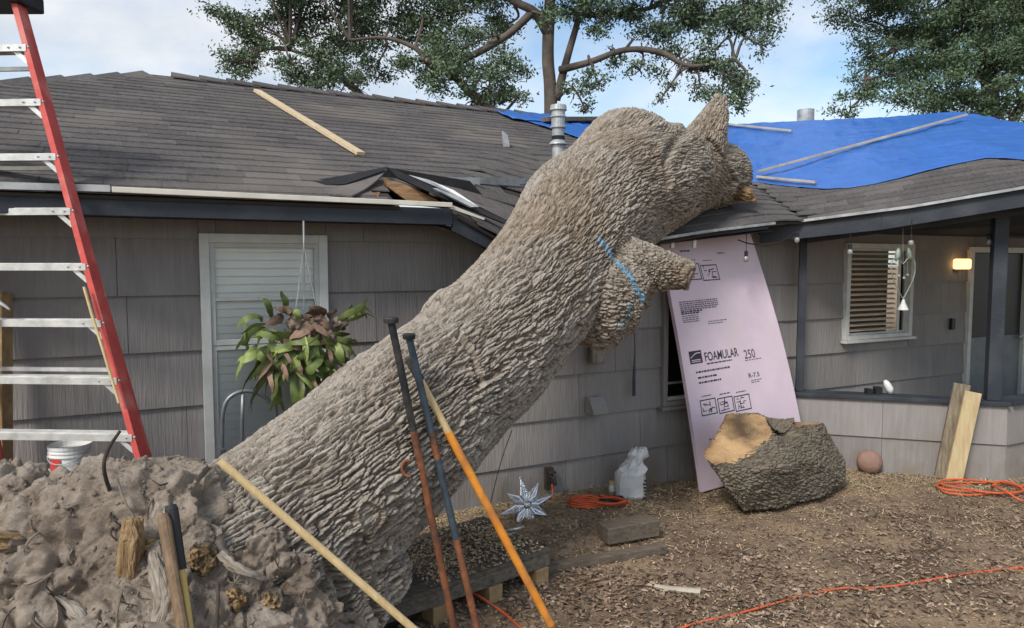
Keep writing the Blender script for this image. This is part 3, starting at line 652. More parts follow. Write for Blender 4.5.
# wing part in its own eave-aligned grid (the front strip the plan grid leaves ragged)
kk = len(V_); ls = np.arange(-.2, LP - .414 * ROOFR + 1.45, .15); ws_ = np.arange(0, 1.6, .15)
for a_ in range(len(ls)):
    for b2 in range(len(ws_)):
        s_, t_ = wl_(ls[a_], ws_[b2]); V_.append(hp(s_, t_, float(RZ(s_, t_)) - .024))
for a_ in range(len(ls) - 1):
    for b2 in range(len(ws_) - 1):
        k0 = kk + a_ * len(ws_) + b2; F_.append((k0, k0 + 1, k0 + 1 + len(ws_), k0 + len(ws_)))
roof = build_np('roof', V_, F_, 'deck', house)
md = roof.modifiers.new('thick', 'SOLIDIFY'); md.thickness = .018; md.offset = 0

# ---- shingles: one tab each; the 300 that show largest are parts, the rest joined
TABS = []
def tab(fn, a0, a1, w0, w1, r):
    """fn(along, w, lift) -> local point; butt edge at w0 thick, top edge tucked under next course"""
    j = random.uniform(0, .007); k = random.uniform(-.004, .004)
    cs = [fn(a0, w0 + k, .001), fn(a1, w0 + k, .001), fn(a1, w1, -.004), fn(a0, w1, -.004), fn(a0, w0 + k, .010 + j), fn(a1, w0 + k, .010 + j), fn(a1, w1, .003), fn(a0, w1, .003)]
    return cs
EX = .130
def main_fn(s, w, lift): t = .375 - w; return hp(s, t, float(RZ(s, min(t, .35))) - (.0 if t <= .35 else ROOFM * (t - .35)) + lift)
def wing_fn(l, w, lift): s, t = wl_(l, w - .025); return hp(s, t, float(RZ(s, t)) + lift)
k = 0; w = 0.0
while w < ROOFR + .02:
    sL = max(.05 - (ROOFR - w) + .02, -1.5); sR = C0S + .414 * w - .01
    s = -2.2 + (k % 2) * .15 + random.uniform(-.03, .03) + (.075 if k % 4 > 1 else 0)
    while s < sR:
        e = s + .303 + random.uniform(-.02, .03)
        a, b_ = max(s + .0008, sL), min(e - .0008, sR); s = e
        if b_ - a < .04: continue
        c = (a + b_) / 2; t = .375 - w - EX / 2
        if 1.33 < c < 1.88 and t > -.06: continue
        if 2.62 < c < 3.30 and t > -.45: continue
        w1_ = min(w + EX + .02, ROOFR + .02)
        TABS.append((main_fn, tab(main_fn, a, b_, w, w1_, 0), (c, t)))
    w += EX; k += 1
k = 0; w = 0.0
while w < 1.75:
    l0 = -.414 * w + .01; l = -1.2 + (k % 2) * .15 + random.uniform(-.03, .03)
    while l < LP - .414 * ROOFR + 1.3:
        e = l + .303 + random.uniform(-.02, .03); a, b_ = max(l + .0008, l0), e - .0008; l = e
        if b_ - a < .04: continue
        c = (a + b_) / 2
        TABS.append((wing_fn, tab(wing_fn, a, b_, w, w + EX + .02, 0), wl_(c, w + EX / 2)))
    w += EX; k += 1
def pix(p):
    d = np.asarray(p, float) - CAM; z = d @ FW; return CX + FPX * (d @ RT) / z, CY - FPX * (d @ UP) / z, z
def tab_size(tb):
    pp = [S(c[0], -c[1], c[2]) for c in (tb[1][4], tb[1][5], tb[1][6], tb[1][7])]; q = [pix(p) for p in pp]
    if not all(-20 < a[0] < 1044 and -10 < a[1] < 640 for a in q): return 0
    xs_ = [a[0] for a in q]; ys_ = [a[1] for a in q]
    area = abs(sum(xs_[i] * ys_[(i + 1) % 4] - xs_[(i + 1) % 4] * ys_[i] for i in range(4))) / 2
    mx_, my_ = sum(xs_) / 4, sum(ys_) / 4
    if 520 < mx_ < 650 and my_ > 130: return 0
    if mx_ > 740 and my_ < 165: return 0
    return area
TABS.sort(key=tab_size, reverse=True)
rest = MB()
for i, (fn, cs, c) in enumerate(TABS):
    if i < 300: MB().hexa(cs, random.random()).build('shingle', 'shingle', roof, rattr=True)
    else: rest.hexa(cs, random.random())
rest.build('shingle_field', 'shingle', roof, rattr=True, kind='stuff')
# ridge and hip caps
def capline(p0, p1, n):
    for i in range(n):
        f0, f1 = i / n, (i + 1.25) / n
        a = np.array(p0) * (1 - f0) + np.array(p1) * f0; b_ = np.array(p0) * (1 - f1) + np.array(p1) * f1
        dd = (b_ - a) / np.linalg.norm(b_ - a); sd = np.cross(dd, [0, 0, 1]); sd /= np.linalg.norm(sd)
        m = MB(); lo = .030; hi = .016
        vs_ = [a - sd * .14 + [0, 0, lo - .055], a + [0, 0, lo + .012], a + sd * .14 + [0, 0, lo - .055], b_ - sd * .14 + [0, 0, hi - .055], b_ + [0, 0, hi], b_ + sd * .14 + [0, 0, hi - .055]]
        vs_ += [v_ - np.array([0, 0, .014]) for v_ in vs_]
        m.add(vs_, [(0, 1, 4, 3), (1, 2, 5, 4), (6, 9, 10, 7), (7, 10, 11, 8), (0, 6, 7, 1), (1, 7, 8, 2), (3, 4, 10, 9), (4, 5, 11, 10), (0, 3, 9, 6), (2, 8, 11, 5)])
        m.build('ridge_cap', 'shingle', roof)
capline(hp(.30, .35 - ROOFR, ZR + .012), hp(4.3, .35 - ROOFR, ZR + .012), 16)
capline(hp(.05, .35 - ROOFR, ZR - .005), hp(-1.6, .35 - ROOFR + 1.65, ZR - ROOFM * 1.65 - .005), 8)

# ---- torn eave: lifted flap, bare wood, bent flashing, edge board
def PT(px, py, t): s, t, z = WP(px, py, t); return np.array(hp(s, t, z))
fl = MB(); rows = []
A_ = [PT(300, 184, .0), PT(318, 181, .03), PT(340, 186, .10), PT(352, 193, .22)]; 
top = [PT(300, 183, .0), PT(330, 181, -.05), PT(360, 176, -.06), PT(388, 168, -.10)]
bot = [PT(330, 190, .26), PT(338, 192, .28), PT(345, 194, .30), PT(352, 195.5, .32)]
nseg = 8
def lerp(a, b_, f_): return a * (1 - f_) + b_ * f_
flv, flf = [], []
for i in range(nseg + 1):
    f_ = i / nseg; a = PT(300 + 88 * f_, 183.5 - 15 * f_ ** 1.6, -.02 - .10 * f_); b_ = PT(312 + 40 * f_, 192 + 3.5 * f_, .20 + .14 * f_)
    for j in range(7):
        g_ = j / 6; flv.append(lerp(a, b_, g_) + np.array([0, 0, .022 * math.sin(g_ * math.pi) * -f_]))
for i in range(nseg):
    for j in range(6): k0 = i * 7 + j; flf.append((k0, k0 + 1, k0 + 8, k0 + 7))
o = build_np('torn_shingle_flap', flv, flf, 'shingle', roof, smooth=False, label='torn shingle flap lifted off the eave'); md = o.modifiers.new('t', 'SOLIDIFY'); md.thickness = .012
# near-black sheet behind the gap, its colour standing in for the cavity's shade
MB().prism([PT(330, 181, -.16), PT(388, 167.5, -.16), PT(470, 181, -.16), PT(500, 214, -.16), PT(330, 196, -.16)], np.array(hp(0, -.03, 0))).build('gap_shade_sheet', 'felt', roof)
MB().prism([PT(384, 178, .02), PT(392, 181, .02), PT(405, 184, .02), PT(436, 199, .02), PT(446, 206, .02), PT(410, 203, .02), PT(388, 187, .02)], np.array(hp(0, -.035, 0))).build('broken_sheathing', 'rawwood', roof, label='bare broken orange roof board')
MB().prism([PT(366, 193, .20), PT(380, 192, .20), PT(378, 198, .20), PT(366, 198, .20)], np.array(hp(0, -.03, 0))).build('broken_sheathing', 'rawwood', roof)
MB().prism([PT(297, 182.5, -.02), PT(340, 176, -.05), PT(387, 166.5, -.10), PT(384, 170.5, -.06), PT(345, 184, .06), PT(318, 185.5, .06)], np.array(hp(0, -.006, .0))).build('torn_underlay', 'felt', roof)
# dark flap on the right slope of the tear
MB().prism([PT(386, 168, -.06), PT(394, 170, -.06), PT(455, 196, .16), PT(508, 222, .33), PT(503, 224, .33), PT(440, 198, .12), PT(396, 178, -.02)], np.array(hp(0, .02, .004))).build('torn_underlay', 'felt', roof)
# flashing
f1_ = MB(); pts_ = [(410, 176, -.22), (440, 177, -.26), (480, 177.5, -.34), (520, 178, -.5), (556, 176, -.7)]
for (a, b_) in zip(pts_[:-1], pts_[1:]):
    f1_.hexa([PT(a[0], a[1] + 6, a[2] + .05), PT(b_[0], b_[1] + 8, b_[2] + .05), PT(b_[0], b_[1] + 8, b_[2] + .03), PT(a[0], a[1] + 6, a[2] + .03), PT(a[0], a[1], a[2] + .05), PT(b_[0], b_[1], b_[2] + .05), PT(b_[0], b_[1], b_[2] + .03), PT(a[0], a[1], a[2] + .03)])
f1_.build('bent_flashing', 'galv', roof)
MB().prism([PT(408, 176, -.10), PT(428, 181, -.04), PT(452, 191, .12), PT(478, 208, .30), PT(470, 208, .30), PT(440, 193, .14), PT(414, 182, -.06)], np.array(hp(0, .02, .006))).build('bent_flashing', 'galv', roof)
MB().prism([PT(452, 205, .37), PT(485, 218, .37), PT(484, 220, .37), PT(452, 209, .37)], np.array(hp(0, -.02, .0))).build('broken_trim', 'creamboard', roof)
a = PT(112, 189.5, .385); b_ = PT(452, 205, .385)
MB().beam(a, b_, .022, .030).build('edge_board', 'creamboard', roof, bevel=.003, label='long cream board along the eave edge')
a = PT(-60, 184, .375); b_ = PT(110, 188.5, .375)
MB().beam(a, b_, .018, .035).build('drip_edge', 'galv', roof)
# drip edge of the right eave, weathered light
for l0, l1 in ((-.3, .8), (.8, 1.7), (1.7, 5)):
    a = np.array(hp(*wl_(l0, -.022), Ez(l0) - .022)); b_ = np.array(hp(*wl_(l1, -.022), Ez(l1) - .022)); MB().beam(a, b_, .02, .022).build('drip_edge', 'galv', roof)
for a, b_ in (((3.3, 2.012), (3.9, 2.10)), ((3.9, 2.10), (4.66, 2.185))):
    MB().beam(hp(a[0], .372, a[1] - .012), hp(b_[0], .372, b_[1] - .012), .016, .02).build('drip_edge', 'galv', roof)
# nail stubs / brackets under the right eave
for (px_, py_) in ((672, 240), (694, 240)):
    s_, t_, z_ = WP(px_, py_ + 4, .30); MB().box(s_ - .015, s_ + .015, -t_ - .01, -t_ + .01, z_ - .03, z_ + .03).build('gutter_bracket', 'offwhite', house)
# ---- flue pipe and far vent
def flue(name, s, t, h, r, far=False):
    z = float(RZ(s, t)); n = 20
    f_ = MB().lathe([(r * 1.02, -.1), (r, .02), (r, h * .62)], n, hp(s, t, z)).build(name, 'galv', house, smooth=False)
    if far:
        MB().lathe([(r * 1.5, h * .62), (r * 1.5, h)], n, hp(s, t, z)).build('flue_cap', 'galv', f_)
        return
    MB().lathe([(r * 1.0, -.03), (r * 2.0, -.02), (r * 1.25, .06), (r * 1.02, .07)], n, hp(s, t, z)).build('flashing_collar', 'galv', f_)
    MB().lathe([(r * 1.05, h * .36), (r * 1.5, h * .365), (r * 1.45, h * .385), (r * 1.1, h * .42)], n, hp(s, t, z)).build('storm_collar', 'galv', f_)
    MB().lathe([(r * 1.07, h * .62), (r * 1.3, h * .625), (r * 1.3, h * .65), (r * 1.12, h * .66), (r * 1.12, h * .78), (r * 1.35, h * .79), (r * 1.35, h * .81), (r * 1.12, h * .82), (r * 1.12, h * .89), (r * 1.4, h * .90), (r * 1.3, h * .98), (r * .5, h)], n, hp(s, t, z)).build('flue_cap', 'galv', f_)
    MB().lathe([(r * 1.06, h * .44), (r * 1.06, h * .5)], n, hp(s, t, z)).build('band', 'felt', f_)
s_, t_ = roof_hit(558, 168); flue('flue_pipe', s_, t_, .575, .056)
flue('vent_pipe', 8.22, -2.45, .60, .075, True)
s_, t_ = roof_hit(507, 148); z_ = float(RZ(s_, t_))
MB().prism([hp(s_ - .03, t_, z_ + .01), hp(s_ + .03, t_, z_ + .01), hp(s_ + .02, t_ - .02, z_ + .12), hp(s_ - .03, t_ - .03, z_ + .16)], np.array(hp(0, -.02, 0))).build('loose_flashing', 'galv', roof)
# ---- things fixed to the wall
s_, t_, z_ = WP(595, 405, .03)
vh = MB().prism([hp(s_ - .07, .01, z_ - .06), hp(s_ - .07, .01, z_ + .07), hp(s_ - .07, .045, z_ + .065), hp(s_ - .07, .12, z_ - .04), hp(s_ - .07, .12, z_ - .06)], (.14, 0, 0)).build('vent_hood', 'siding', house, bevel=.003)
s_, t_, z_ = WP(551, 480, .05)
hb = MB().tube([hp(s_, .0, z_ + .03), hp(s_, .09, z_ + .03), hp(s_ + .0, .12, z_ - .02)], .016, 8).build('hose_bib', 'darkroot', house)
MB().lathe([(.03, 0), (.03, .012)], 10, hp(s_, .07, z_ + .06)).build('tap_wheel', 'darkroot', hb)
MB().box(s_ - .03, s_ + .03, -.04, -.0, z_ - .08, z_ + .09).build('bib_plate', 'darkroot', hb)
s_, t_, z_ = WP(953, 324, .02); MB().box(s_ - .03, s_ + .03, -.03, 0, z_ - .06, z_ + .06).build('switch_plate', 'doorblue', house, bevel=.003)

# ================================================================== FALLEN TREE
tree = thing('fallen_tree', 'huge uprooted oak trunk lying from its root ball up onto the crushed roof', 'fallen tree', tuple(G(300, 700)))
AX = [(185, 612, 2.70, .47), (270, 545, 2.98, .425), (350, 475, 3.28, .415), (425, 405, 3.68, .40), (497, 340, 4.12, .385), (558, 265, 4.6, .395), (597, 206, 5.1, .465), (655, 178, 5.62, .41), (698, 176, 6.0, .29), (726, 176, 6.3, .25)]
def catmull(pts, k):
    pts = [np.array(p, float) for p in pts]; q = [2 * pts[0] - pts[1]] + pts + [2 * pts[-1] - pts[-2]]; o = []
    for i in range(1, len(q) - 2):
        for j in range(k):
            t = j / k; a, b_, c, d = q[i - 1], q[i], q[i + 1], q[i + 2]
            o.append(.5 * ((2 * b_) + (-a + c) * t + (2 * a - 5 * b_ + 4 * c - d) * t * t + (-a + 3 * b_ - 3 * c + d) * t ** 3))
    o.append(pts[-1]); return o
ax4 = catmull([np.append(P(a, b_, c), r) for a, b_, c, r in AX], 6)
tb = MB(); tb.tube([a[:3] for a in ax4], [a[3] for a in ax4], 40)
def limb(mb, spec, n=24):
    q = catmull([np.append(P(a, b_, c), r) for a, b_, c, r in spec], 5); mb.tube([a[:3] for a in q], [a[3] for a in q], n); return [a[:3] for a in q], [a[3] for a in q]
ch = [([a[:3] for a in ax4], [a[3] for a in ax4])]
KNOB = [(590, 215, 5.2, .38), (614, 172, 5.42, .36), (636, 146, 5.55, .345), (642, 134, 5.6, .285)]
ch.append(limb(tb, KNOB))
SPIKE = [(688, 178, 5.78, .20), (699, 152, 5.84, .195), (708, 130, 5.87, .155), (715, 111, 5.9, .095), (721, 97, 5.9, .045)]
ch.append(limb(tb, SPIKE))
BURL = [(572, 270, 4.76, .36), (596, 272, 4.72, .355), (616, 275, 4.69, .31), (634, 276, 4.66, .255), (648, 275, 4.63, .20)]
ch.append(limb(tb, BURL)); ch.append(limb(tb, [(632, 269, 4.64, .22), (656, 270, 4.61, .165), (675, 273, 4.59, .118), (691, 277, 4.57, .088)]))
ch.append(limb(tb, [(580, 292, 4.66, .32), (608, 297, 4.60, .325), (630, 300, 4.57, .27), (645, 305, 4.55, .18)]))
tb.sphere(P(462, 322, 3.98), .20, sc3=(1.1, 1, .9)); tb.sphere(P(722, 174, 6.2), .26, sc3=(.9, .9, 1)); tb.sphere(P(650, 165, 5.5), .28)
tb.sphere(P(330, 600, 2.98), .26); tb.sphere(P(372, 575, 3.1), .16)
v, nr, f = remeshed(tb, .0050, 36)
e, e2, cid, cid2, fine, big, grain = bark_disp(v, ch)
# knot scar and cut collars: smoother, ringed
kn = np.ones(len(v)); rings = np.zeros(len(v))
for (px_, py_, dp, rr) in ((368, 514, 2.88, .095), (691, 278, 4.52, .085), (640, 140, 5.25, .12), (545, 190, 4.6, .10)):
    c = P(px_, py_, dp); d = np.linalg.norm(v - c + fbm(v * 9, 2, 80)[:, None] * .02, axis=1)
    m_ = 1 - sstep(d, rr * .75, rr * 1.15); kn = kn * (1 - .75 * m_); rings += m_ * (np.sin(d * 190) * .004 + .012 * (d > rr * .7))
up_ = np.interp(v[:, 1], [3.2, 5.2], [1.0, .60]); amp = (.0245 + .006 * big) * up_
groove = np.zeros(len(v))
for gp_, gd, gw in (([(712, 138, 6.0), (722, 150, 5.98), (733, 166, 6.0), (738, 186, 6.05), (732, 200, 6.1)], .075, .035), ([(690, 120, 5.75), (676, 142, 5.55), (668, 160, 5.4), (672, 180, 5.35)], .04, .05),
                    ([(462, 330, 3.85), (478, 352, 3.75), (484, 380, 3.72)], .035, .025), ([(385, 560, 2.75), (380, 590, 2.75), (384, 620, 2.8)], .07, .04), ([(330, 560, 2.6), (345, 590, 2.65), (352, 620, 2.7)], .05, .04)):
    X_, Y_ = CX + FPX * ((v - CAM) @ RT) / ((v - CAM) @ FW), CY - FPX * ((v - CAM) @ UP) / ((v - CAM) @ FW)
    pl_ = []
    for (a_, b_, c_) in gp_:
        m_ = np.where((np.abs(X_ - a_) < 4) & (np.abs(Y_ - b_) < 4))[0]; pl_.append(v[m_[np.argmin(v[m_, 1])]] if len(m_) else P(a_, b_, c_))
    dg_ = np.full(len(v), 9.0)
    for a_, b_ in zip(pl_[:-1], pl_[1:]):
        ab = b_ - a_; t_ = np.clip((v - a_) @ ab / (ab @ ab), 0, 1); dg_ = np.minimum(dg_, np.linalg.norm(v - a_ - np.outer(t_, ab), axis=1))
    dg_ = dg_ + .012 * fbm(v * 15, 3, 250); groove += gd * (1 - sstep(dg_, 0, gw)) - gd * .22 * np.exp(-((dg_ - gw * 1.25) / (gw * .5)) ** 2)
disp = amp * (e - .7) * kn + .0075 * up_ * (e2 - .6) * (.2 + .8 * e) * kn + .008 * up_ * (cid - .5) * e * kn + .0055 * up_ * fine + .045 * big + rings - groove
v2 = v + nr * disp[:, None]
# splintered top of the spike
tip = P(721, 97, 5.88)
c_ = P(750, 193, 6.05); mt_ = MB(); mt_.tube([c_ + [-.10, .05, .02], c_ + [-.02, 0, -.02], c_ + [.035, -.01, -.06]], [.07, .055, .02], 12)
vt, nt_, ft = remeshed(mt_, .005, 2); gt_ = (vt - c_); fib_ = fbm(gt_ * [8, 60, 60], 4, 260, .6); vt = vt + nt_ * (.022 * fib_)[:, None] + np.array([1., 0, -.4]) * (.03 * fbm(gt_ * [2, 70, 70], 3, 262))[:, None]
sculpted('torn_end', vt, ft, 'torn', tree, .3 + .6 * fib_, None, gt_)
# paint marks
def polydist(v, pts):
    d = np.full(len(v), 9.0)
    for a, b_ in zip(pts[:-1], pts[1:]):
        ab = b_ - a; t = np.clip((v - a) @ ab / (ab @ ab), 0, 1); d = np.minimum(d, np.linalg.norm(v - a - np.outer(t, ab), axis=1))
    return d
def screen(v):
    dd = v - CAM; z = dd @ FW; return CX + FPX * (dd @ RT) / z, CY - FPX * (dd @ UP) / z
def surf(px_, py_):          # first trunk vertex on that ray
    X_, Y_ = screen(v2); m_ = (np.abs(X_ - px_) < 4) & (np.abs(Y_ - py_) < 4); idx = np.where(m_)[0]
    return v2[idx[np.argmin(v2[idx, 1])]] if len(idx) else P(px_, py_, 4.4)
line1 = [surf(*q_) for q_ in ((604, 236), (616, 252), (630, 268), (641, 286), (648, 302), (652, 318))]
line2 = [surf(*q_) for q_ in ((634, 306), (632, 318), (624, 330))]
d = np.minimum(polydist(v2, line1), polydist(v2, line2) + .008)
pn = fbm(v2 * 28, 3, 90); paint = sstep(-d - .012 * pn, -.030, -.012) * sstep(pn + e * .3, -.45, .1) * .85
tone = .05 + .62 * e * (.75 + .25 * e2) + .40 * (cid - .4)
trunk = sculpted('trunk', v2, f, 'bark', tree, tone, paint, grain)

# ---- root ball
rb = MB()
for (px_, py_, dp, r_, sc_) in ((-70, 615, 2.55, .42, (1, 1, .9)), (20, 600, 2.55, .40, (1, .9, .82)), (95, 562, 2.60, .345, (1.1, .9, .95)), (148, 562, 2.62, .35, (1, 1, 1)), (205, 600, 2.62, .31, (1.1, 1, 1)),
                               (268, 582, 2.66, .20, (1, .8, 1)), (280, 630, 2.64, .27, (1, .9, 1)), (120, 680, 2.42, .45, (1.3, .8, 1)), (10, 690, 2.42, .45, (1, .8, 1)), (240, 700, 2.47, .40, (1.1, .8, 1)),
                               (50, 508, 2.78, .13, (1, 1, .7)), (5, 500, 2.75, .15, (1, 1, .8)), (130, 520, 2.52, .20, (1.4, .7, .8)), (60, 575, 2.36, .17, (1.4, .7, .6)), (170, 630, 2.34, .17, (.8, .8, 1.2)), (318, 665, 2.7, .25, (1, 1, 1)),
                               (100, 850, 2.5, .6, (1.6, 1, 1)), (258, 556, 2.58, .115, (1.1, 1, .9)), (300, 580, 2.62, .10, (1, 1, 1)), (90, 640, 2.22, .12, (1.5, .8, .6)), (20, 625, 2.2, .11, (1.3, .9, .6))):
    rb.sphere(P(px_, py_, dp), r_, 20, 14, sc_)
v, nr, f = remeshed(rb, .0065, 34)
w1_ = fbm(v * 2.6, 3, 100); warp = np.stack([fbm(v * 4, 3, 101), fbm(v * 4 + 9, 3, 102), fbm(v * 4 + 21, 3, 103)], 1)
strat = np.stack([v[:, 0] * 2.2 - v[:, 2] * 1.2, v[:, 1] * 2.2, v[:, 2] * 5.5 + v[:, 0] * 2.4], 1) + warp * .9
rid = 1 - np.abs(fbm(strat * 1.6, 5, 110, .55)) * 2; ridg2 = 1 - np.abs(fbm(v * 15 + warp * 2, 5, 120, .6)) * 2
f1v, f2v, cidv = voronoi(v / .13 + warp * 1.2, 41); clod = sstep(f2v - f1v, 0, .25)
gul = sstep(fbm(v * 3.4 + warp, 4, 127), .12, .42)                 # torn hollows
bil1 = np.abs(fbm(strat * 1.5, 4, 110, .5)); bil2 = np.abs(fbm(v * 13 + warp * 1.5, 4, 120, .55)); bil3 = np.abs(fbm(v * 40, 3, 124, .6))
disp = .09 * w1_ + .055 * (bil1 - .10) + .014 * (bil2 - .15) + .006 * (bil3 - .2) + .024 * fbm(v * 10, 5, 136, .6) + .014 * fbm(v * 34, 4, 138, .7) + .022 * (clod - .6) + .03 * (cidv - .5) * clod - .05 * gul
v2r = v + nr * disp[:, None]
v2r[:, 2] = np.maximum(v2r[:, 2], -.15)
sculpted('root_ball', v2r, f, 'soil', tree, .40 + .35 * (ridg2 - .4) + .5 * w1_ + .25 * fbm(v * 8, 3, 133), None, v * .55)

rc = np.random.default_rng(55); nck = 9000; pick = rc.integers(0, len(v2r), nck); okc = (v2r[pick, 2] > .25); pick = pick[okc]; nck = len(pick)
oc = np.array([[1, 0, 0], [0, 1, 0], [-1, 0, 0], [0, -1, 0], [0, 0, 1], [0, 0, -1]], float); szc = (.003 + .012 * rc.random(nck) ** 3)
cv_ = v2r[pick][:, None, :] + oc[None] * szc[:, None, None] * rc.uniform(.55, 1.3, (nck, 6, 1)) + rc.normal(0, .15, (nck, 6, 3)) * szc[:, None, None]
of_ = np.array([[0, 1, 4], [1, 2, 4], [2, 3, 4], [3, 0, 4], [1, 0, 5], [2, 1, 5], [3, 2, 5], [0, 3, 5]]); cf_ = (np.arange(nck)[:, None, None] * 6 + of_[None]).reshape(-1, 3)
fast_mesh('soil_crumbs', cv_.reshape(-1, 3), cf_, 'soil', tree, kind='stuff')
def rsurf(px_, py_):
    X_, Y_ = screen(v2r); m_ = (np.abs(X_ - px_) < 5) & (np.abs(Y_ - py_) < 5); idx = np.where(m_)[0]
    return v2r[idx[np.argmin(v2r[idx, 1])]] if len(idx) else P(px_, py_, 2.4)
def splinter_root(px_, py_, ang, r, ln, long=1.0, seed=0):
    """a snapped root: barky stub pushed out of the soil, its end torn into tan fibres"""
    c = rsurf(px_, py_); dr_ = np.array([math.cos(ang) * .55, -.75, math.sin(ang) * .55]); dr_ /= np.linalg.norm(dr_)
    x = np.cross(dr_, [0, 0, 1.0]); x /= np.linalg.norm(x); y = np.cross(dr_, x)
    m = MB(); m.tube([c - dr_ * .14, c - dr_ * .05, c + dr_ * (ln - .012)], [r * 1.15, r * 1.08, r * 1.02], 18, flat=long)
    v, nr, f = remeshed(m, .006, 4); gr = np.stack([(v - c) @ dr_, (v - c) @ x, (v - c) @ y], 1)
    v = v + nr * (.012 * fbm(gr * [8, 40, 40] + seed, 4, 200) + .008 * fbm(v * 20, 3, 201))[:, None]
    o = sculpted('root', v, f, 'logbark', tree, .4 + .4 * fbm(gr * [8, 40, 40] + seed, 3, 200), None, gr)
    m = MB(); m.tube([c + dr_ * (ln - .05), c + dr_ * ln, c + dr_ * (ln + .028)], [r * .95, r * .95, r * .55], 18, flat=long)
    v, nr, f = remeshed(m, .0042, 2); gr = np.stack([(v - c) @ dr_, (v - c) @ x, (v - c) @ y], 1); fib = fbm(gr * [6, 75, 75] + seed, 4, 210, .6); st = np.floor(fbm(gr * [3, 30, 30] + seed, 2, 214) * 5) / 5
    v = v + dr_ * ((.035 * fib + .055 * st) * sstep(gr[:, 0], ln - .045, ln))[:, None] + nr * (.006 * fib)[:, None]
    sculpted('broken_end', v, f, 'torn', o, .5 + .6 * fib, None, gr)
splinter_root(206, 553, .5, .050, .03, 1.25, 1)
splinter_root(238, 598, .8, .046, .03, 1.1, 2)
splinter_root(276, 596, 1.0, .034, .02, 1.2, 3)
splinter_root(6, 545, 2.5, .034, .02, 1.0, 4)
splinter_root(150, 540, 2.4, .026, .01, 1.0, 5)
# torn upright strip of wood
c = rsurf(136, 558); m = MB(); m.tube([c + [0, .02, .115], c + [.006, -.005, .05], c + [-.004, -.01, -.05], c + [-.012, .01, -.135]], [.030, .036, .034, .016], 14)
v, nr, f = remeshed(m, .0045, 3); gr = (v - c)[:, [2, 0, 1]]; fib = fbm(gr * [7, 70, 70], 4, 220, .6)
v = v + nr * (.016 * fib)[:, None] + np.array([0, 0, 1.0]) * (.03 * fbm(gr * [2, 60, 60], 3, 222) * sstep(np.abs(gr[:, 0]), .06, .11))[:, None]
tw = sculpted('torn_wood', v, f, 'torn', tree, .5 + .6 * fib, None, gr); tw['label'] = 'torn upright strip of tan wood in the root ball'
def root(pts, r0, r1, mat='darkroot', n=7):
    q = catmull(pts, 6); MB().tube(q, list(np.linspace(r0, r1, len(q))), n).build('root', mat, tree, smooth=True)
a = rsurf(104, 490); b3 = a[1]
root([a + [0, .03, -.03], P(104, 470, b3 - .03), P(108, 450, b3 - .03), P(120, 431, b3 - .02)], .0075, .005)
a = rsurf(117, 500); root([P(117, 478, a[1] - .0), P(124, 500, a[1] - .04), P(138, 525, a[1] - .08), P(142, 548, a[1] - .1)], .004, .003, 'rootbark')
def thick_root(spec):
    q = catmull([np.append(P(a_, b_, c_), r_) for a_, b_, c_, r_ in spec], 6); m = MB(); m.tube([x_[:3] for x_ in q], [x_[3] for x_ in q], 14)
    v, nr, f = remeshed(m, .005, 3); A_, o1, o2 = bone_coords(v, [([x_[:3] for x_ in q], [x_[3] for x_ in q])]); gr = np.stack([A_, o1, o2], 1); fb_ = fbm(gr * [14, 60, 60], 4, 270, .6)
    v = v + nr * (.010 * fb_ + .014 * fbm(v * 16, 3, 272))[:, None]
    sculpted('root', v, f, 'bark', tree, .45 + .5 * fb_, None, gr)
thick_root([(150, 540, 2.42, .034), (160, 572, 2.28, .030), (163, 605, 2.22, .026), (152, 640, 2.2, .020)])
thick_root([(20, 585, 2.36, .026), (52, 596, 2.24, .020), (80, 615, 2.2, .016), (95, 640, 2.2, .010)])
thick_root([(222, 556, 2.42, .02), (242, 572, 2.34, .016), (268, 580, 2.40, .012)])
a = rsurf(120, 600); root([P(122, 590, a[1] - .03), P(117, 615, a[1] - .05), P(118, 640, a[1] - .05)], .004, .003, 'rootbark')
a = rsurf(217, 600); root([P(217, 582, a[1] - .02), P(218, 600, a[1] - .05), P(216, 640, a[1] - .06)], .007, .006)
for k in range(70):
    px_, py_ = random.uniform(5, 310), random.uniform(480, 625)
    if px_ > 190: py_ = max(py_, 461 + (px_ - 220) * .857 + 35)
    a = rsurf(px_, py_); dx, dz = random.uniform(-.05, .05), random.uniform(-.10, .02)
    root([a + [0, .02, 0], a + [dx * .4, -.02, dz * .3], a + [dx, -.015, dz], a + [dx * 1.4 + random.uniform(-.02, .02), -.01, dz * 1.5]], random.uniform(.0015, .005), .0012, random.choice(['rootbark', 'darkroot']), 5)
# loose bark tufts on the burl / rusty hook is a thing of its own below

# ================================================================== CUT LOG
log = thing('cut_log', 'short cut oak log with a tan sawn face in front of the pink board', 'log', tuple(G(770, 505)))
lb = MB()
FACE = [P(*q_) for q_ in ((725, 412, 5.46), (769, 413, 5.40), (767, 430, 5.27), (742, 448, 5.12), (712, 461, 5.06), (705, 452, 5.12), (719, 430, 5.33))]
BODY = [P(*q_) for q_ in ((726, 488, 5.06), (744, 513, 5.14), (775, 509, 5.17), (820, 497, 5.42), (846, 480, 5.68), (846, 462, 5.76), (834, 438, 5.76), (822, 419, 5.72), (800, 420, 5.58), (786, 466, 5.10), (764, 470, 5.02), (818, 462, 5.38), (750, 490, 5.02), (742, 422, 5.85),
                         (785, 424, 5.95), (832, 448, 6.08), (755, 492, 5.9), (822, 484, 6.02), (714, 462, 5.5), (795, 500, 5.26))]
bmh = bmesh.new()
for q_ in FACE + BODY: bmh.verts.new(q_)
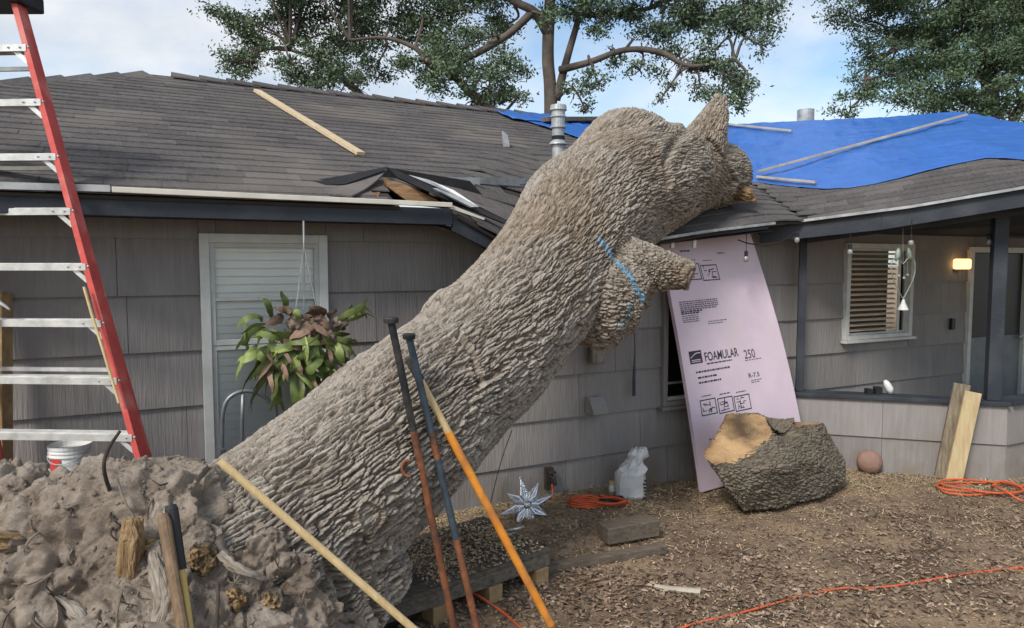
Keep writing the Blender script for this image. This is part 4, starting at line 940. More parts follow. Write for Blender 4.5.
hr = bmesh.ops.convex_hull(bmh, input=bmh.verts[:]); bmesh.ops.delete(bmh, geom=[g_ for g_ in hr['geom_interior'] if isinstance(g_, bmesh.types.BMVert)], context='VERTS')
bmh.verts.index_update(); lb.add([tuple(v_.co) for v_ in bmh.verts], [tuple(v_.index for v_ in f_.verts) for f_ in bmh.faces]); bmh.free()
axl = [P(700, 455, 5.2), P(770, 462, 5.45), P(860, 466, 5.9)]
v, nr, f = remeshed(lb, .0058, 9)
e, e2, cid, cid2, fine, big, grain = bark_disp(v, [(axl, [.35, .38, .3])], .07, .020, .3)
dn_ = P(787, 418, 5.40); dl_ = np.linalg.norm((v - dn_) * np.array([1, .7, 1]), axis=1)
disp = .014 * (e - .7) + .006 * (e2 - .6) + .008 * (cid - .5) * e + .003 * fine + .045 * big + .012 * fbm(v * 7, 3, 240) - .12 * (1 - sstep(dl_, .05, .22))
v3 = v + nr * disp[:, None]
core = P(775, 470, 5.5)
def cutplane(v, pts, inset, lim=None):
    pts = np.array(pts); c_ = pts.mean(0); n_ = np.linalg.svd(pts - c_)[2][2]
    if (core - c_) @ n_ > 0: n_ = -n_
    d = (v - c_) @ n_ + inset + (0 if lim is None else -9.0 * (screen(v)[0] < lim)) + .006 * fbm(v * 9, 2, 230) + .004 * fbm(v * 40, 3, 231); m_ = d > 0; v[m_] -= np.outer(d[m_], n_); return m_
ca = cutplane(v3, FACE, .024)
cc = cutplane(v3, [P(796, 426, 5.50), P(828, 423, 5.70), P(812, 420, 5.95)], .004, 794)
v3[:, 2] = np.maximum(v3[:, 2], .005)
cutm = ca | cc
lo = sculpted('bark', v3, f, 'logbark', log, .25 + .45 * e + .35 * (cid - .4), None, grain)
mw = MATS['cutwood']; N, L = mw.node_tree.nodes, mw.node_tree.links; bsd = N['Principled BSDF']; old = bsd.inputs['Base Color'].links[0].from_socket
tcw = N.new('ShaderNodeTexCoord'); vd = N.new('ShaderNodeVectorMath'); vd.operation = 'DISTANCE'; vd.inputs[1].default_value = tuple(np.array(FACE).mean(0) + [.06, .05, .06] - OFF[log])
nzw = N.new('ShaderNodeTexNoise'); nzw.inputs['Scale'].default_value = 5; L.new(tcw.outputs['Object'], nzw.inputs['Vector']); L.new(tcw.outputs['Object'], vd.inputs[0])
mlw = N.new('ShaderNodeMath'); mlw.operation = 'MULTIPLY_ADD'; mlw.inputs[1].default_value = .09; L.new(nzw.outputs[0], mlw.inputs[0]); L.new(vd.outputs['Value'], mlw.inputs[2])
snw = N.new('ShaderNodeMath'); snw.operation = 'MULTIPLY'; snw.inputs[1].default_value = 330; L.new(mlw.outputs[0], snw.inputs[0]); siw = N.new('ShaderNodeMath'); siw.operation = 'SINE'; L.new(snw.outputs[0], siw.inputs[0])
mrw = N.new('ShaderNodeMapRange'); mrw.inputs[1].default_value = -1; mrw.inputs[3].default_value = .74; mrw.inputs[4].default_value = .84; L.new(siw.outputs[0], mrw.inputs[0])
hrw = N.new('ShaderNodeMapRange'); hrw.inputs[1].default_value = .10; hrw.inputs[2].default_value = .24; hrw.inputs[3].default_value = .55; hrw.inputs[4].default_value = 1.1; L.new(mlw.outputs[0], hrw.inputs[0])
mmw = N.new('ShaderNodeMath'); mmw.operation = 'MULTIPLY'; L.new(mrw.outputs[0], mmw.inputs[0]); L.new(hrw.outputs[0], mmw.inputs[1])
hvw = N.new('ShaderNodeHueSaturation'); L.new(mmw.outputs[0], hvw.inputs['Value']); L.new(old, hvw.inputs['Color']); L.new(hvw.outputs[0], bsd.inputs['Base Color'])
lo.data.materials.append(MATS['cutwood'])
fm = cutm[f].all(axis=1); lo.data.polygons.foreach_set('material_index', np.where(fm, 1, 0).astype(np.int32))

# ================================================================== LADDER
lad = thing('step_ladder', 'tall red fibreglass stepladder with aluminium steps at the left edge', 'ladder', tuple(G(120, 640)))
LD = 3.55
def lp(px_, py_, d=LD): return P(px_, py_, d)
top, bot_ = lp(12, 0, 3.78), lp(178, 590, 3.42)
top = lp(18, -6, 3.80); bt = lp(180, 588, 3.40)
ax = (bt - top) / np.linalg.norm(bt - top)
wdir = np.array([-.93, .05, 0]); wdir = wdir / np.linalg.norm(wdir)         # towards the other rail (left, out of frame)
def rail(p0, p1, par, web=.075, fl=.028, th=.006, name='rail', mat='ladderred'):
    m = MB(); fwd = np.cross(p1 - p0, wdir); fwd /= np.linalg.norm(fwd)
    m.beam(p0, p1, th, web, up=fwd)
    for s_ in (-1, 1):
        m.beam(p0 + fwd * s_ * (web / 2 - th / 2) + wdir * fl / 2 * .98, p1 + fwd * s_ * (web / 2 - th / 2) + wdir * fl / 2 * .98, fl, th * .95, up=fwd)
    return m.build(name, mat, par, bevel=.0015)
rail(top, bt, lad); WIDT = .52; WIDB = .86
lt, lb_ = top + wdir * WIDT, bt + wdir * WIDB; 
wsave = wdir; wdir = -wdir; rail(lt, lb_, lad); wdir = wsave
bk = np.array([.10, .62, 0]); rt0, rt1 = top + [-.045, .075, -.02], bt + [-.075, .16, .05]
rail(rt0, rt1, lad, .05, .022, name='rear_rail'); rail(rt0 + wdir * WIDT, rt1 + wdir * WIDB, lad, .05, .022, name='rear_rail')
# steps at their heights in the picture
fx = lambda py_: (py_ + 6) / 594.0
for py_ in (47, 101, 155, 209, 264, 320, 377, 433, 489, 546):
    # parameter on the rail whose pixel row is py_
    lo_, hi_ = 0.0, 1.0
    for _ in range(40):
        mid = (lo_ + hi_) / 2
        if pix(top + (bt - top) * mid)[1] < py_: lo_ = mid
        else: hi_ = mid
    tt = (lo_ + hi_) / 2; a = top + (bt - top) * tt; b_ = lt + (lb_ - lt) * tt
    a = a + wdir * .006; b_ = b_ - wdir * .006
    m = MB(); m.beam(a + [0, .0, 0], b_ + [0, .0, 0], .085, .004, up=(0, 0, 1))
    m.beam(a + [0, -.042, -.016], b_ + [0, -.042, -.016], .004, .032, up=(0, 0, 1)); m.beam(a + [0, .042, -.014], b_ + [0, .042, -.014], .004, .026)
    for k in range(5): m.beam(a + [0, -.03 + k * .015, .0035], b_ + [0, -.03 + k * .015, .0035], .005, .003)
    st = m.build('step', 'alu', lad)
    for q, sg in ((a, 1), (b_, -1)):
        MB().beam(q + wdir * sg * .075 + [0, -.03, -.020], q + [0, -.03, -.085], .022, .004, up=(0, 1, 0)).build('step_brace', 'alu', st)
    for dz_ in (.0, -.05): MB().sphere(a - wdir * .010 + [0, -.038, -.012 + dz_], .007, 8, 6).build('rivet', 'galv', st, smooth=True)
    for dx in (.03, .09): MB().lathe([(.007, 0), (.007, .004), (.004, .006)], 8, a + wdir * dx + [0, -.044, -.016]).build('rivet', 'galv', st)
m = MB(); q = top + wdir * WIDT / 2; m.box(q[0] - WIDT / 2 - .05, q[0] + WIDT / 2 + .05, q[1] - .09, q[1] + .12, q[2] - .06, q[2] + .02); m.build('top_cap', 'blackplastic', lad, bevel=.01)
for k in (0, 1):
    py_ = (48, 305)[k]; f_ = fx(py_); a = top + (bt - top) * f_; b_ = rt0 + (rt1 - rt0) * f_
    for s_ in (0, 1):
        o_ = wdir * (WIDT + (WIDB - WIDT) * f_) * s_; MB().beam(a + o_ + [0, .04, 0], b_ + o_, .004, .022).build('spreader', 'alu', lad)
for tt in (.12, .30, .48, .66, .84):
    a = rt0 + (rt1 - rt0) * tt; b_ = a + wdir * (WIDT + (WIDB - WIDT) * tt); MB().beam(a, b_, .02, .02).build('rear_bar', 'alu', lad)
for q in (bt, lb_): MB().box(q[0] - .03, q[0] + .03, q[1] - .05, q[1] + .05, q[2] - .06, q[2] + .0).build('foot', 'blackplastic', lad, bevel=.004)
# yellow strap tied on the ladder
m = MB(); m.tube([lp(84, 287, 3.52), lp(92, 315, 3.5), lp(103, 350, 3.47), lp(112, 380, 3.46), lp(119, 403, 3.45)], .0075, 6)
st = m.build('folding_rule', 'palewood', label='pale yellow folding rule clipped to the red ladder rail', cat='rule')
# hammer head poking in at the left edge, hung on the ladder
hm = thing('claw_hammer', 'steel claw hammer hanging at the left edge below the ladder step', 'hammer', tuple(lp(-10, 330, 3.5)))
MB().tube(catmull([lp(-14, 296, 3.5), lp(-4, 301, 3.5), lp(5, 306, 3.5), lp(10, 310, 3.5)], 4), list(np.linspace(.022, .006, 13)), 8, flat=.7).build('claw', 'galv', hm, smooth=True)
MB().tube([lp(-14, 296, 3.5), lp(-30, 292, 3.5)], .018, 10).build('hammer_face', 'galv', hm)
MB().tube([lp(-12, 296, 3.51), lp(-18, 350, 3.51), lp(-22, 395, 3.51)], .014, 8).build('handle', 'brownhandle', hm)
# board leaning by the ladder
a = G(2, 560); MB().beam(WPw := S(*WP(4, 292, .06)), S(*WP(4, 292, .06)) + np.array([.012, -.12, -1.62]), .035, .085, up=(0, 1, 0)).build('leaning_board', 'blockwood', label='narrow brown board leaning on the siding at the far left', cat='board', bevel=.003)
# bucket
bc = P(70, 446, 3.62); bk_ = thing('bucket', 'white plastic bucket with red label behind the root ball', 'bucket', (bc[0], bc[1], 0))
bz = bc[2] - .24 + .01; K_ = .63
MB().lathe([(r_ * K_, z_ * K_) for r_, z_ in ((.125, 0), (.15, .36), (.158, .36), (.158, .385), (.150, .385), (.122, .02))], 28, (bc[0], bc[1], bz)).build('body', 'whiteplastic', bk_, smooth=False)
for zz in (.30, .33): MB().lathe([(r_ * K_, z_ * K_) for r_, z_ in ((.148, zz), (.157, zz), (.157, zz + .012), (.150, zz + .012))], 28, (bc[0], bc[1], bz)).build('rib', 'whiteplastic', bk_)
m = MB(); aa = [math.radians(q_) for q_ in range(235, 276, 8)]
for k in range(len(aa) - 1):
    pts = [(bc[0] + .0955 * math.cos(a), bc[1] + .0955 * math.sin(a)) for a in (aa[k], aa[k + 1])]
    m.add([(*pts[0], bz + .12), (*pts[1], bz + .12), (*pts[1], bz + .185), (*pts[0], bz + .185)], [(0, 1, 2, 3)])
m.build('label', 'redlabel', bk_)
MB().tube([(bc[0] + .1 * math.cos(a), bc[1] + .1 * math.sin(a), bz + .22 - .06 * math.sin((a - math.pi) % math.pi)) for a in np.linspace(math.pi, 2 * math.pi, 14)], .003, 5).build('handle', 'galv', bk_)
ss_ = MB().lathe([(.22, 0), (.22, .03), (.19, .03), (.19, max(bz - .02, .05)), (.2, max(bz - .0, .06))], 20, (bc[0], bc[1], 0)).build('upturned_tub', 'blackplastic', label='dark tub the white bucket stands on behind the root ball', cat='tub')

# ================================================================== HANDLES AND BARS
def stick(name, label, cat, pts, segs, group=None):
    """pts: (top, bottom); segs: (f0, f1, r0, r1, mat, part)"""
    a, b_ = np.array(pts[0]), np.array(pts[1]); o = thing(name, label, cat, tuple(b_), group)
    for f0, f1, r0, r1, mt, part in segs: MB().tube([a + (b_ - a) * f0, a + (b_ - a) * ((f0 + f1) / 2), a + (b_ - a) * f1], [r0, (r0 + r1) / 2, r1], 12).build(part, mt, o, smooth=False)
    return o
def foot(px_, py_): q = G(px_, py_); q[2] = float(gz(np.array([q[0]]), np.array([q[1]]))[0]); return q
a, b_ = P(391, 321, 3.02), foot(462, 668)
o = stick('digging_bar', 'leftmost digging bar, black upper half and rusty lower half, leaning on the trunk', 'digging bar', (a, b_), [(0, .30, .0165, .0165, 'blacksteel', 'painted_shaft'), (.30, .97, .0165, .0165, 'rust', 'rusty_shaft'), (.97, 1, .017, .008, 'blacksteel', 'chisel_tip')], 'digging bars leaning on the trunk')
MB().lathe([(.012, -.012), (.031, -.008), (.033, .010), (.028, .016)], 14, a).build('tamper_head', 'blacksteel', o)
a, b_ = P(409, 337, 3.16), foot(487, 672)
o = stick('digging_bar', 'middle digging bar, blue-grey top and rusty lower end, beside the orange handle', 'digging bar', (a, b_), [(0, .12, .0165, .0165, 'bluesteel', 'painted_shaft'), (.12, .28, .0168, .0168, 'bluesteel', 'painted_shaft'), (.28, .36, .0165, .0165, 'rust', 'rusty_shaft'), (.36, .60, .0165, .0165, 'bluesteel', 'worn_shaft'), (.60, .97, .0165, .0165, 'rust', 'rusty_shaft'), (.97, 1, .017, .008, 'blacksteel', 'chisel_tip')], 'digging bars leaning on the trunk')
MB().lathe([(.012, -.012), (.028, -.008), (.030, .010), (.024, .016)], 14, a).build('tamper_head', 'blacksteel', o)
a, b_ = P(409, 359, 3.22), foot(566, 655)
stick('shovel_handle', 'long orange fibreglass handle with pale wood top leaning on the trunk', 'tool handle', (a, b_), [(0, .07, .021, .020, 'blacksteel', 'grip'), (.07, .24, .0175, .018, 'palewood', 'bare_wood'), (.24, .90, .0195, .0195, 'orangefib', 'shaft'), (.90, 1, .021, .018, 'rust', 'socket')])
a, b_ = P(220, 461, 2.62), foot(452, 668)
stick('pale_wood_pole', 'long pale wooden pole slanting across the root ball and trunk base', 'pole', (P(220, 461, 2.44), P(440, 652, 2.62)), [(0, .985, .0145, .0145, 'palewood', 'shaft'), (.985, 1, .013, .006, 'palewood', 'end')])
a, b_ = P(163, 514, 2.28), P(188, 660, 2.12)
stick('axe_handle', 'weathered brown wooden handle leaning in the root ball', 'tool handle', (a, b_), [(0, .06, .015, .021, 'brownhandle', 'butt'), (.06, .4, .021, .0185, 'brownhandle', 'shaft'), (.4, 1, .0185, .021, 'brownhandle', 'shaft')])
a, b_ = P(171, 505, 2.32), P(193, 665, 2.16)
stick('sledge_handle', 'yellow handle with black rubber grip leaning in the root ball', 'tool handle', (a, b_), [(0, .03, .016, .021, 'blackplastic', 'grip_end'), (.03, .42, .021, .021, 'blackplastic', 'grip'), (.42, 1, .017, .017, 'yellowhandle', 'shaft')])
# rusty hook hanging on the bar
c = surf(412, 468) + np.array([0, -.03, 0]); 
MB().tube([c + np.array([.03 * math.cos(a), -.0, .035 * math.sin(a)]) for a in np.linspace(1.2, 5.0, 16)], .007, 7).build('iron_hook', 'rust', label='rusty curved iron hook on the trunk behind the digging bars', cat='hook', smooth=True)

# ================================================================== PALLET
def gp(px_, py_, z=0.0): return G(px_, py_, z)
pa, pb, pc = gp(548, 548, .21), gp(440, 585, .21), gp(385, 600, .21)
o0 = gp(550, 549, .20); e1 = gp(425, 592, .20) - o0; e1[2] = 0; L1 = np.linalg.norm(e1); e1 /= L1; e2_ = np.array([-e1[1], e1[0], 0]); 
if e2_[1] < 0: e2_ = -e2_
pal = thing('wood_pallet', 'weathered grey wooden pallet with sawdust under the trunk', 'pallet', tuple(o0 * [1, 1, 0]))
def pbx(a0, a1, b0, b1, z0, z1, name, mat):
    q = [o0 * [1, 1, 0] + e1 * a + e2_ * b_ for a, b_ in ((a0, b0), (a1, b0), (a1, b1), (a0, b1))]
    MB().hexa([(*x[:2], z0) for x in q] + [(*x[:2], z1) for x in q], random.random()).build(name, mat, pal, bevel=.003, rattr=True)
for k in range(6): pbx(-.02 + random.uniform(-.02, .02), 1.15, .0 + k * .115, .105 + k * .115, .180, .200, 'deck_board', 'palletwood')
for b0 in (.0, .30, .59): pbx(0, 1.15, b0, b0 + .09, .105, .178, 'stringer', 'palletwood')
for a_ in (.02, .36, .72): 
    for b0 in (.0, .30): pbx(a_, a_ + .09, b0 - .012, b0 + .10, .012, .103, 'block', 'blockwood')
for b0 in (.0, .30, .59): pbx(0, 1.15, b0 + .005, b0 + .08, -.005, .010, 'skid', 'palletwood')

# ================================================================== BED EDGE, BLOCK, THINGS BY THE WALL
a, b_ = gp(516, 574, .03), gp(664, 548, .03)
MB().beam(a, b_, .07, .055).build('bed_edging', 'timber', label='weathered timber edging along the earth bed by the wall', cat='edging', bevel=.006)
c = gp(629, 535, .05); dd = (gp(657, 531, .05) - gp(602, 541, .05)); dd /= np.linalg.norm(dd)
MB().beam(c - dd * .20 + [0, .03, .030], c + dd * .20 + [0, .03, .030], .15, .11).build('timber_block', 'timber', label='short weathered timber block lying on the earth by the bed edge', cat='block', bevel=.008)
# bag
bq = gp(630, 497, .04); bag = thing('white_bag', 'crumpled white plastic bag standing by the wall behind the orange cord', 'bag', tuple(bq))
m = MB(); nn_ = 22; prof = [(.105, .0), (.12, .02), (.125, .10), (.122, .19), (.105, .225), (.075, .26), (.062, .30), (.075, .34), (.05, .38)]
vs_ = []; fs_ = []
for i, (r_, z_) in enumerate(prof):
    for j in range(nn_):
        a = 2 * math.pi * j / nn_; sq = 1 / max(abs(math.cos(a)), abs(math.sin(a))) ** .55
        kk_ = 1 + (.05 if i < 4 else .22) * math.sin(j * 5.3 + i * 2.1) * (1 if i else 0)
        vs_.append((bq[0] + r_ * sq * kk_ * math.cos(a) * .95 + (max(i - 3, 0) * .014), bq[1] + r_ * sq * kk_ * math.sin(a) * .7, bq[2] + z_ + (.012 * math.sin(j * 2.7 + i) if i > 3 else 0)))
for i in range(len(prof) - 1):
    for j in range(nn_): fs_.append((i * nn_ + j, i * nn_ + (j + 1) % nn_, (i + 1) * nn_ + (j + 1) % nn_, (i + 1) * nn_ + j))
fs_.append(tuple(range(nn_ - 1, -1, -1))); fs_.append(tuple((len(prof) - 1) * nn_ + j for j in range(nn_)))
m.add(vs_, fs_); m.build('sack', 'bagwhite', bag)
m = MB()
for k in range(6): m.box(bq[0] + .085 + random.uniform(-.006, .006), bq[0] + .105, bq[1] - .108, bq[1] - .102, bq[2] + .02 + k * .026, bq[2] + .036 + k * .026)
m.build('print', 'ink', bag)
bq = gp(612, 494, .05); bt_ = thing('small_bottle', 'small off-white bottle with cap beside the white bag', 'bottle', tuple(bq))
MB().lathe([(.022, 0), (.026, .005), (.026, .06), (.018, .075)], 14, bq).build('body', 'offwhite', bt_, smooth=False); MB().lathe([(.019, .0755), (.023, .078), (.023, .10), (.02, .103)], 14, bq).build('cap', 'palewood', bt_)
bq = gp(612, 502, .05); MB().box(bq[0] - .10, bq[0] + .09, bq[1] - .04, bq[1] + .04, bq[2] - .01, bq[2] + .04).build('dark_brick', 'darkroot', label='small dark brick lying among orange cord loops by the bag', cat='brick', bevel=.01)
# star decoration
sc_ = P(527, 505, 4.98); so = thing('star_decoration', 'silver eight-pointed star decoration with rod lying by the wall', 'star ornament', (sc_[0], sc_[1], 0))
e_x = np.array([.95, .30, .05]); e_x /= np.linalg.norm(e_x); e_y = np.array([-.05, .45, .88]); e_y /= np.linalg.norm(e_y)
for k in range(8):
    a = k * math.pi / 4 + .2; R_ = .205 if k % 2 == 0 else .175
    pt = lambda r_, an: sc_ + (e_x * math.cos(an) + e_y * math.sin(an)) * r_
    MB().tube([pt(.03, a), pt(.085, a - .26), pt(R_, a), pt(.085, a + .26), pt(.03, a)], .0125, 6).build('star_point', 'silver', so)
    MB().tube([pt(.03, a), pt(R_ * .95, a)], .009, 5).build('star_rib', 'silver', so)
MB().sphere(sc_, .028, 10, 8).build('star_hub', 'silver', so)
MB().tube([gp(524, 527, .05), gp(480, 536, .05), gp(440, 545, .06)], .012, 8).build('rod', 'silver', so)
# pale branch bit and stake rod on the earth
MB().tube(catmull([gp(430, 565, .2) , gp(470, 541, .07), gp(500, 534, .07)], 4), .01, 6).build('driftwood_stick', 'drift', label='pale bare stick by the pallet next to the star', cat='stick')
MB().tube(catmull([gp(655, 586, .02), gp(672, 589, .02), gp(700, 592, .02)], 4), list(np.linspace(.012, .02, 9)), 6).build('bark_piece', 'drift', label='pale broken branch piece on the leaf litter in the foreground', cat='branch')

# ---- cords
def cord(pix_pts, label, z=.008, r=.0065, name='extension_cord'):
    q = []
    for a in pix_pts:
        g_ = G(a[0], a[1]); zz = float(gz(np.array([g_[0]]), np.array([g_[1]]))[0]); q.append(G(a[0], a[1], zz + z + (a[2] if len(a) > 2 else 0)))
    q = catmull(q, 6); MB().tube(q, r, 7).build(name, 'cord', label=label, cat='cord', smooth=True, group='orange extension cords')
cord([(670, 632), (700, 622), (740, 613), (780, 602), (815, 593), (845, 588), (860, 589), (900, 585), (940, 578), (985, 571), (1040, 566)], 'orange cord running across the foreground leaf litter to the right')
hb_p = S(*WP(552, 484, .1))
lp_ = []
cc_ = gp(598, 506, .05)
for k in range(64):
    a = k * .42; rr = .17 + .035 * math.sin(k * .9); lp_.append(cc_ + np.array([math.cos(a) * rr * 1.15 + .03 * math.sin(k * .37), math.sin(a) * rr * .5, .010 + .0012 * k * .6 + .006 * math.sin(k * 2.2)]))
q = catmull([hb_p, hb_p + [.01, -.06, -.12], hb_p + [.03, -.10, -.22], gp(562, 500, .06)] + lp_, 4)
MB().tube(q, .0075, 7).build('garden_hose', 'cord', label='orange hose coiled on the earth below the wall tap', cat='hose', smooth=True, group='orange extension cords')
cc_ = gp(982, 491, .0); lp_ = []
for k in range(40):
    a = k * .5; rr = .22 + .06 * math.sin(k * 1.1); lp_.append(cc_ + np.array([math.cos(a) * rr * 1.3 + .05 * math.sin(k * .5), math.sin(a) * rr * .8, .012 + .001 * k]))
MB().tube(catmull(lp_, 4), .0075, 7).build('extension_cord', 'cord', label='orange cord heaped on the straw beside the porch corner', cat='cord', smooth=True, group='orange extension cords')
cc_ = gp(1014, 498, .0); lp_ = [cc_ + np.array([math.cos(a) * .12, math.sin(a) * .2, .03 + .05 * abs(math.sin(a * 1.5))]) for a in np.linspace(0, 13, 36)]
MB().tube(catmull(lp_, 4), .0075, 7).build('extension_cord', 'cord', label='small orange cord coil at the right edge below the porch corner', cat='cord', smooth=True, group='orange extension cords')
cord([(398, 579, .02), (420, 580, .02), (445, 579, .05), (465, 588, .06), (485, 600, .04), (505, 614, .01), (525, 632)], 'orange cord under the digging bars beside the pallet', r=.0075)

# ---- planks on the porch corner
def plank(px0, py0, px1, py1, w, th, mat, label, tt):
    b_ = G(px0, py0); s_, t_ = ST(b_)
    # top rests on the half wall front face
    d = ray(px1, py1); q0 = S(*HW0, 0); q1 = S(*HW1, 0); n_ = np.cross(q1 - q0, [0, 0, 1]); n_ /= np.linalg.norm(n_)
    if n_[1] > 0: n_ = -n_
    k = ((q0 + n_ * tt - CAM) @ n_) / (d @ n_); tp = CAM + d * k
    MB().beam(b_ + [0, 0, .005], tp, w, th, up=-n_).build('plank', mat, label=label, cat='plank', bevel=.004, group='planks leaning on the porch wall')
plank(942, 479, 962, 384, .125, .038, 'oldplank', 'darker weathered plank leaning on the porch half wall', .075)
plank(953, 483, 973, 392, .125, .038, 'newpine', 'pale new pine plank leaning on the porch half wall', .125)
# ---- ball
bq = gp(862, 469, .0); MB().sphere((bq[0], bq[1] - .13, .10), .104, 28, 18).build('ball', 'terracotta', label='terracotta-coloured ball on the ground by the porch half wall', cat='ball', smooth=True)
# ---- white object and black boxes on the half wall cap
c = np.array(hwf(.98, -.09, .68)); cw = S(c[0], -c[1], c[2])
m = MB(); q_ = [cw + np.array([.0, 0, .01]), cw + np.array([-.01, 0, .05]), cw + np.array([-.035, .01, .10]), cw + np.array([-.05, .01, .125])]; m.tube(q_, [.022, .032, .028, .012], 12); m.build('white_scoop', 'whiteplastic', label='white plastic scoop standing on the porch half wall cap', cat='scoop', smooth=True)
for dl, w_, h_, lb__ in ((.80, .05, .045, 'small black box left of the white scoop on the wall cap'), (.875, .06, .065, 'taller black box beside the white scoop on the wall cap')):
    c = np.array(hwf(dl, -.09, .68)); cw = S(c[0], -c[1], c[2]); MB().box(cw[0] - w_ / 2, cw[0] + w_ / 2, cw[1] - .03, cw[1] + .03, cw[2], cw[2] + h_).build('black_box', 'blackplastic', label=lb__, cat='box', bevel=.004)

# ================================================================== FOAM BOARD
FBL, FBR, FTR, FTL = [S(*q_) for q_ in ((3.955, .345, .0), (5.16, .35, .10), (4.70, .015, 2.2), (3.715, .02, 2.16))]
FNRM = np.cross(FBR - FBL, FTL - FBL); FNRM /= np.linalg.norm(FNRM)
if FNRM[1] > 0: FNRM = -FNRM
def FB(a, b_, o=0.0):
    q = (FBL * (1 - a) + FBR * a) * (1 - b_) + (FTL * (1 - a) + FTR * a) * b_
    return q + (UU * .035 * math.sin(math.pi * b_)) * a + FNRM * (.03 * math.sin(math.pi * b_) + o)
fb = thing('foam_board', 'pink rigid foam insulation board with black print leaning under the eave', 'insulation board', tuple(FBL))
na_, nb2 = 12, 20; vs_ = []; fs_ = []
for lay, oo in ((0, 0.0), (1, -.038)):
    for j in range(nb2 + 1):
        for i in range(na_ + 1): vs_.append(FB(i / na_, j / nb2, oo))
st_ = (na_ + 1) * (nb2 + 1); id_ = lambda l, i, j: l * st_ + j * (na_ + 1) + i
for j in range(nb2):
    for i in range(na_):
        fs_.append((id_(0, i, j), id_(0, i + 1, j), id_(0, i + 1, j + 1), id_(0, i, j + 1))); fs_.append((id_(1, i, j + 1), id_(1, i + 1, j + 1), id_(1, i + 1, j), id_(1, i, j)))
for j in range(nb2): fs_.append((id_(0, 0, j), id_(0, 0, j + 1), id_(1, 0, j + 1), id_(1, 0, j))); fs_.append((id_(0, na_, j + 1), id_(0, na_, j), id_(1, na_, j), id_(1, na_, j + 1)))
for i in range(na_): fs_.append((id_(0, i + 1, 0), id_(0, i, 0), id_(1, i, 0), id_(1, i + 1, 0))); fs_.append((id_(0, i, nb2), id_(0, i + 1, nb2), id_(1, i + 1, nb2), id_(1, i, nb2)))
build_np('board', vs_, fs_, 'foam', fb)
def finv(px_, py_):
    a, b_ = .5, .5
    for _ in range(12):
        x0, y0, _z = pix(FB(a, b_)); xa, ya, _z = pix(FB(a + .01, b_)); xb, yb, _z = pix(FB(a, b_ + .01))
        J = np.array([[(xa - x0), (xb - x0)], [(ya - y0), (yb - y0)]]) / .01; d = np.linalg.solve(J, [px_ - x0, py_ - y0]); a += d[0]; b_ += d[1]
    return a, b_
def pr_quad(m, a0, b0, a1, b1, o=.0016): m.add([FB(a0, b0, o), FB(a1, b0, o), FB(a1, b1, o), FB(a0, b1, o)], [(0, 1, 2, 3)])
def printed(name, mb, mat='ink'): return mb.build(name, mat, fb)
def words(txt, px0, py0, px1, hpx, mat='ink', bold=.0):
    a0, b0 = finv(px0, py0); a1, _ = finv(px1, py0); _, b1 = finv(px0, py0 - hpx)
    cu = bpy.data.curves.new('txt', 'FONT'); cu.body = txt; cu.offset = bold
    ob = bpy.data.objects.new('txt', cu); COL.objects.link(ob); dg = bpy.context.evaluated_depsgraph_get(); me = bpy.data.meshes.new_from_object(ob.evaluated_get(dg))
    vv = np.array([v_.co[:] for v_ in me.vertices]); mn, mx_ = vv.min(0), vv.max(0)
    out = [FB(a0 + (a1 - a0) * (q[0] - mn[0]) / (mx_[0] - mn[0]), b0 + (b1 - b0) * (q[1] - mn[1]) / (mx_[1] - mn[1]), .0018) for q in vv]
    build_np('lettering', out, [tuple(p_.vertices) for p_ in me.polygons], mat, fb)
    bpy.data.objects.remove(ob); bpy.data.meshes.remove(me)
words('FOAMULAR', 705.5, 361.5, 740, 9.2, 'ink', .012); words('250', 745, 359, 756, 9, 'ink'); words('R-7.5', 749, 378, 760, 4.6, 'ink', .01)
def fineprint(px0, py0, px1, n, step, hpx, seed, mat='ink2'):
    r = random.Random(seed); m = MB()
    for k in range(n):
        y = py0 + k * step; a0, b0 = finv(px0 + k * step * .2, y); a1, _ = finv(px1 + k * step * .2 - r.uniform(0, .25) * (px1 - px0) * (k == n - 1), y); _, b1 = finv(px0, y - hpx)
        a = a0
        while a < a1:
            w_ = r.uniform(.012, .035); pr_quad(m, a, b0, min(a + w_, a1), b0 + abs(b1 - b0)); a += w_ + .006
    printed('fine_print', m, mat)
fineprint(679, 303, 718, 5, 2.0, 1.15, 1); fineprint(681, 313, 703, 2, 1.9, 1.5, 2, 'ink'); fineprint(682, 317, 699, 4, 2.0, .9, 3); fineprint(708, 322, 727, 2, 2.2, .9, 4)
fineprint(707, 364.5, 738, 1, 2, 1.3, 5, 'ink'); fineprint(745, 361, 766, 1, 2, .8, 6); fineprint(696, 373.5, 734, 1, 2, 1.8, 7, 'ink'); fineprint(698, 379, 719, 1, 2, 1.8, 8, 'ink'); fineprint(699, 384, 725, 1, 2, 1.8, 9, 'ink')
fineprint(751, 381, 762, 2, 2, .8, 10); fineprint(709, 440, 716, 2, 3, 1, 11)
fineprint(683, 261, 698, 1, 2, .8, 12); fineprint(703, 261, 712, 1, 2, .8, 13); fineprint(680, 252, 690, 1, 2, 1.5, 14, 'ink'); fineprint(717, 254, 727, 1, 2, 1.5, 15)
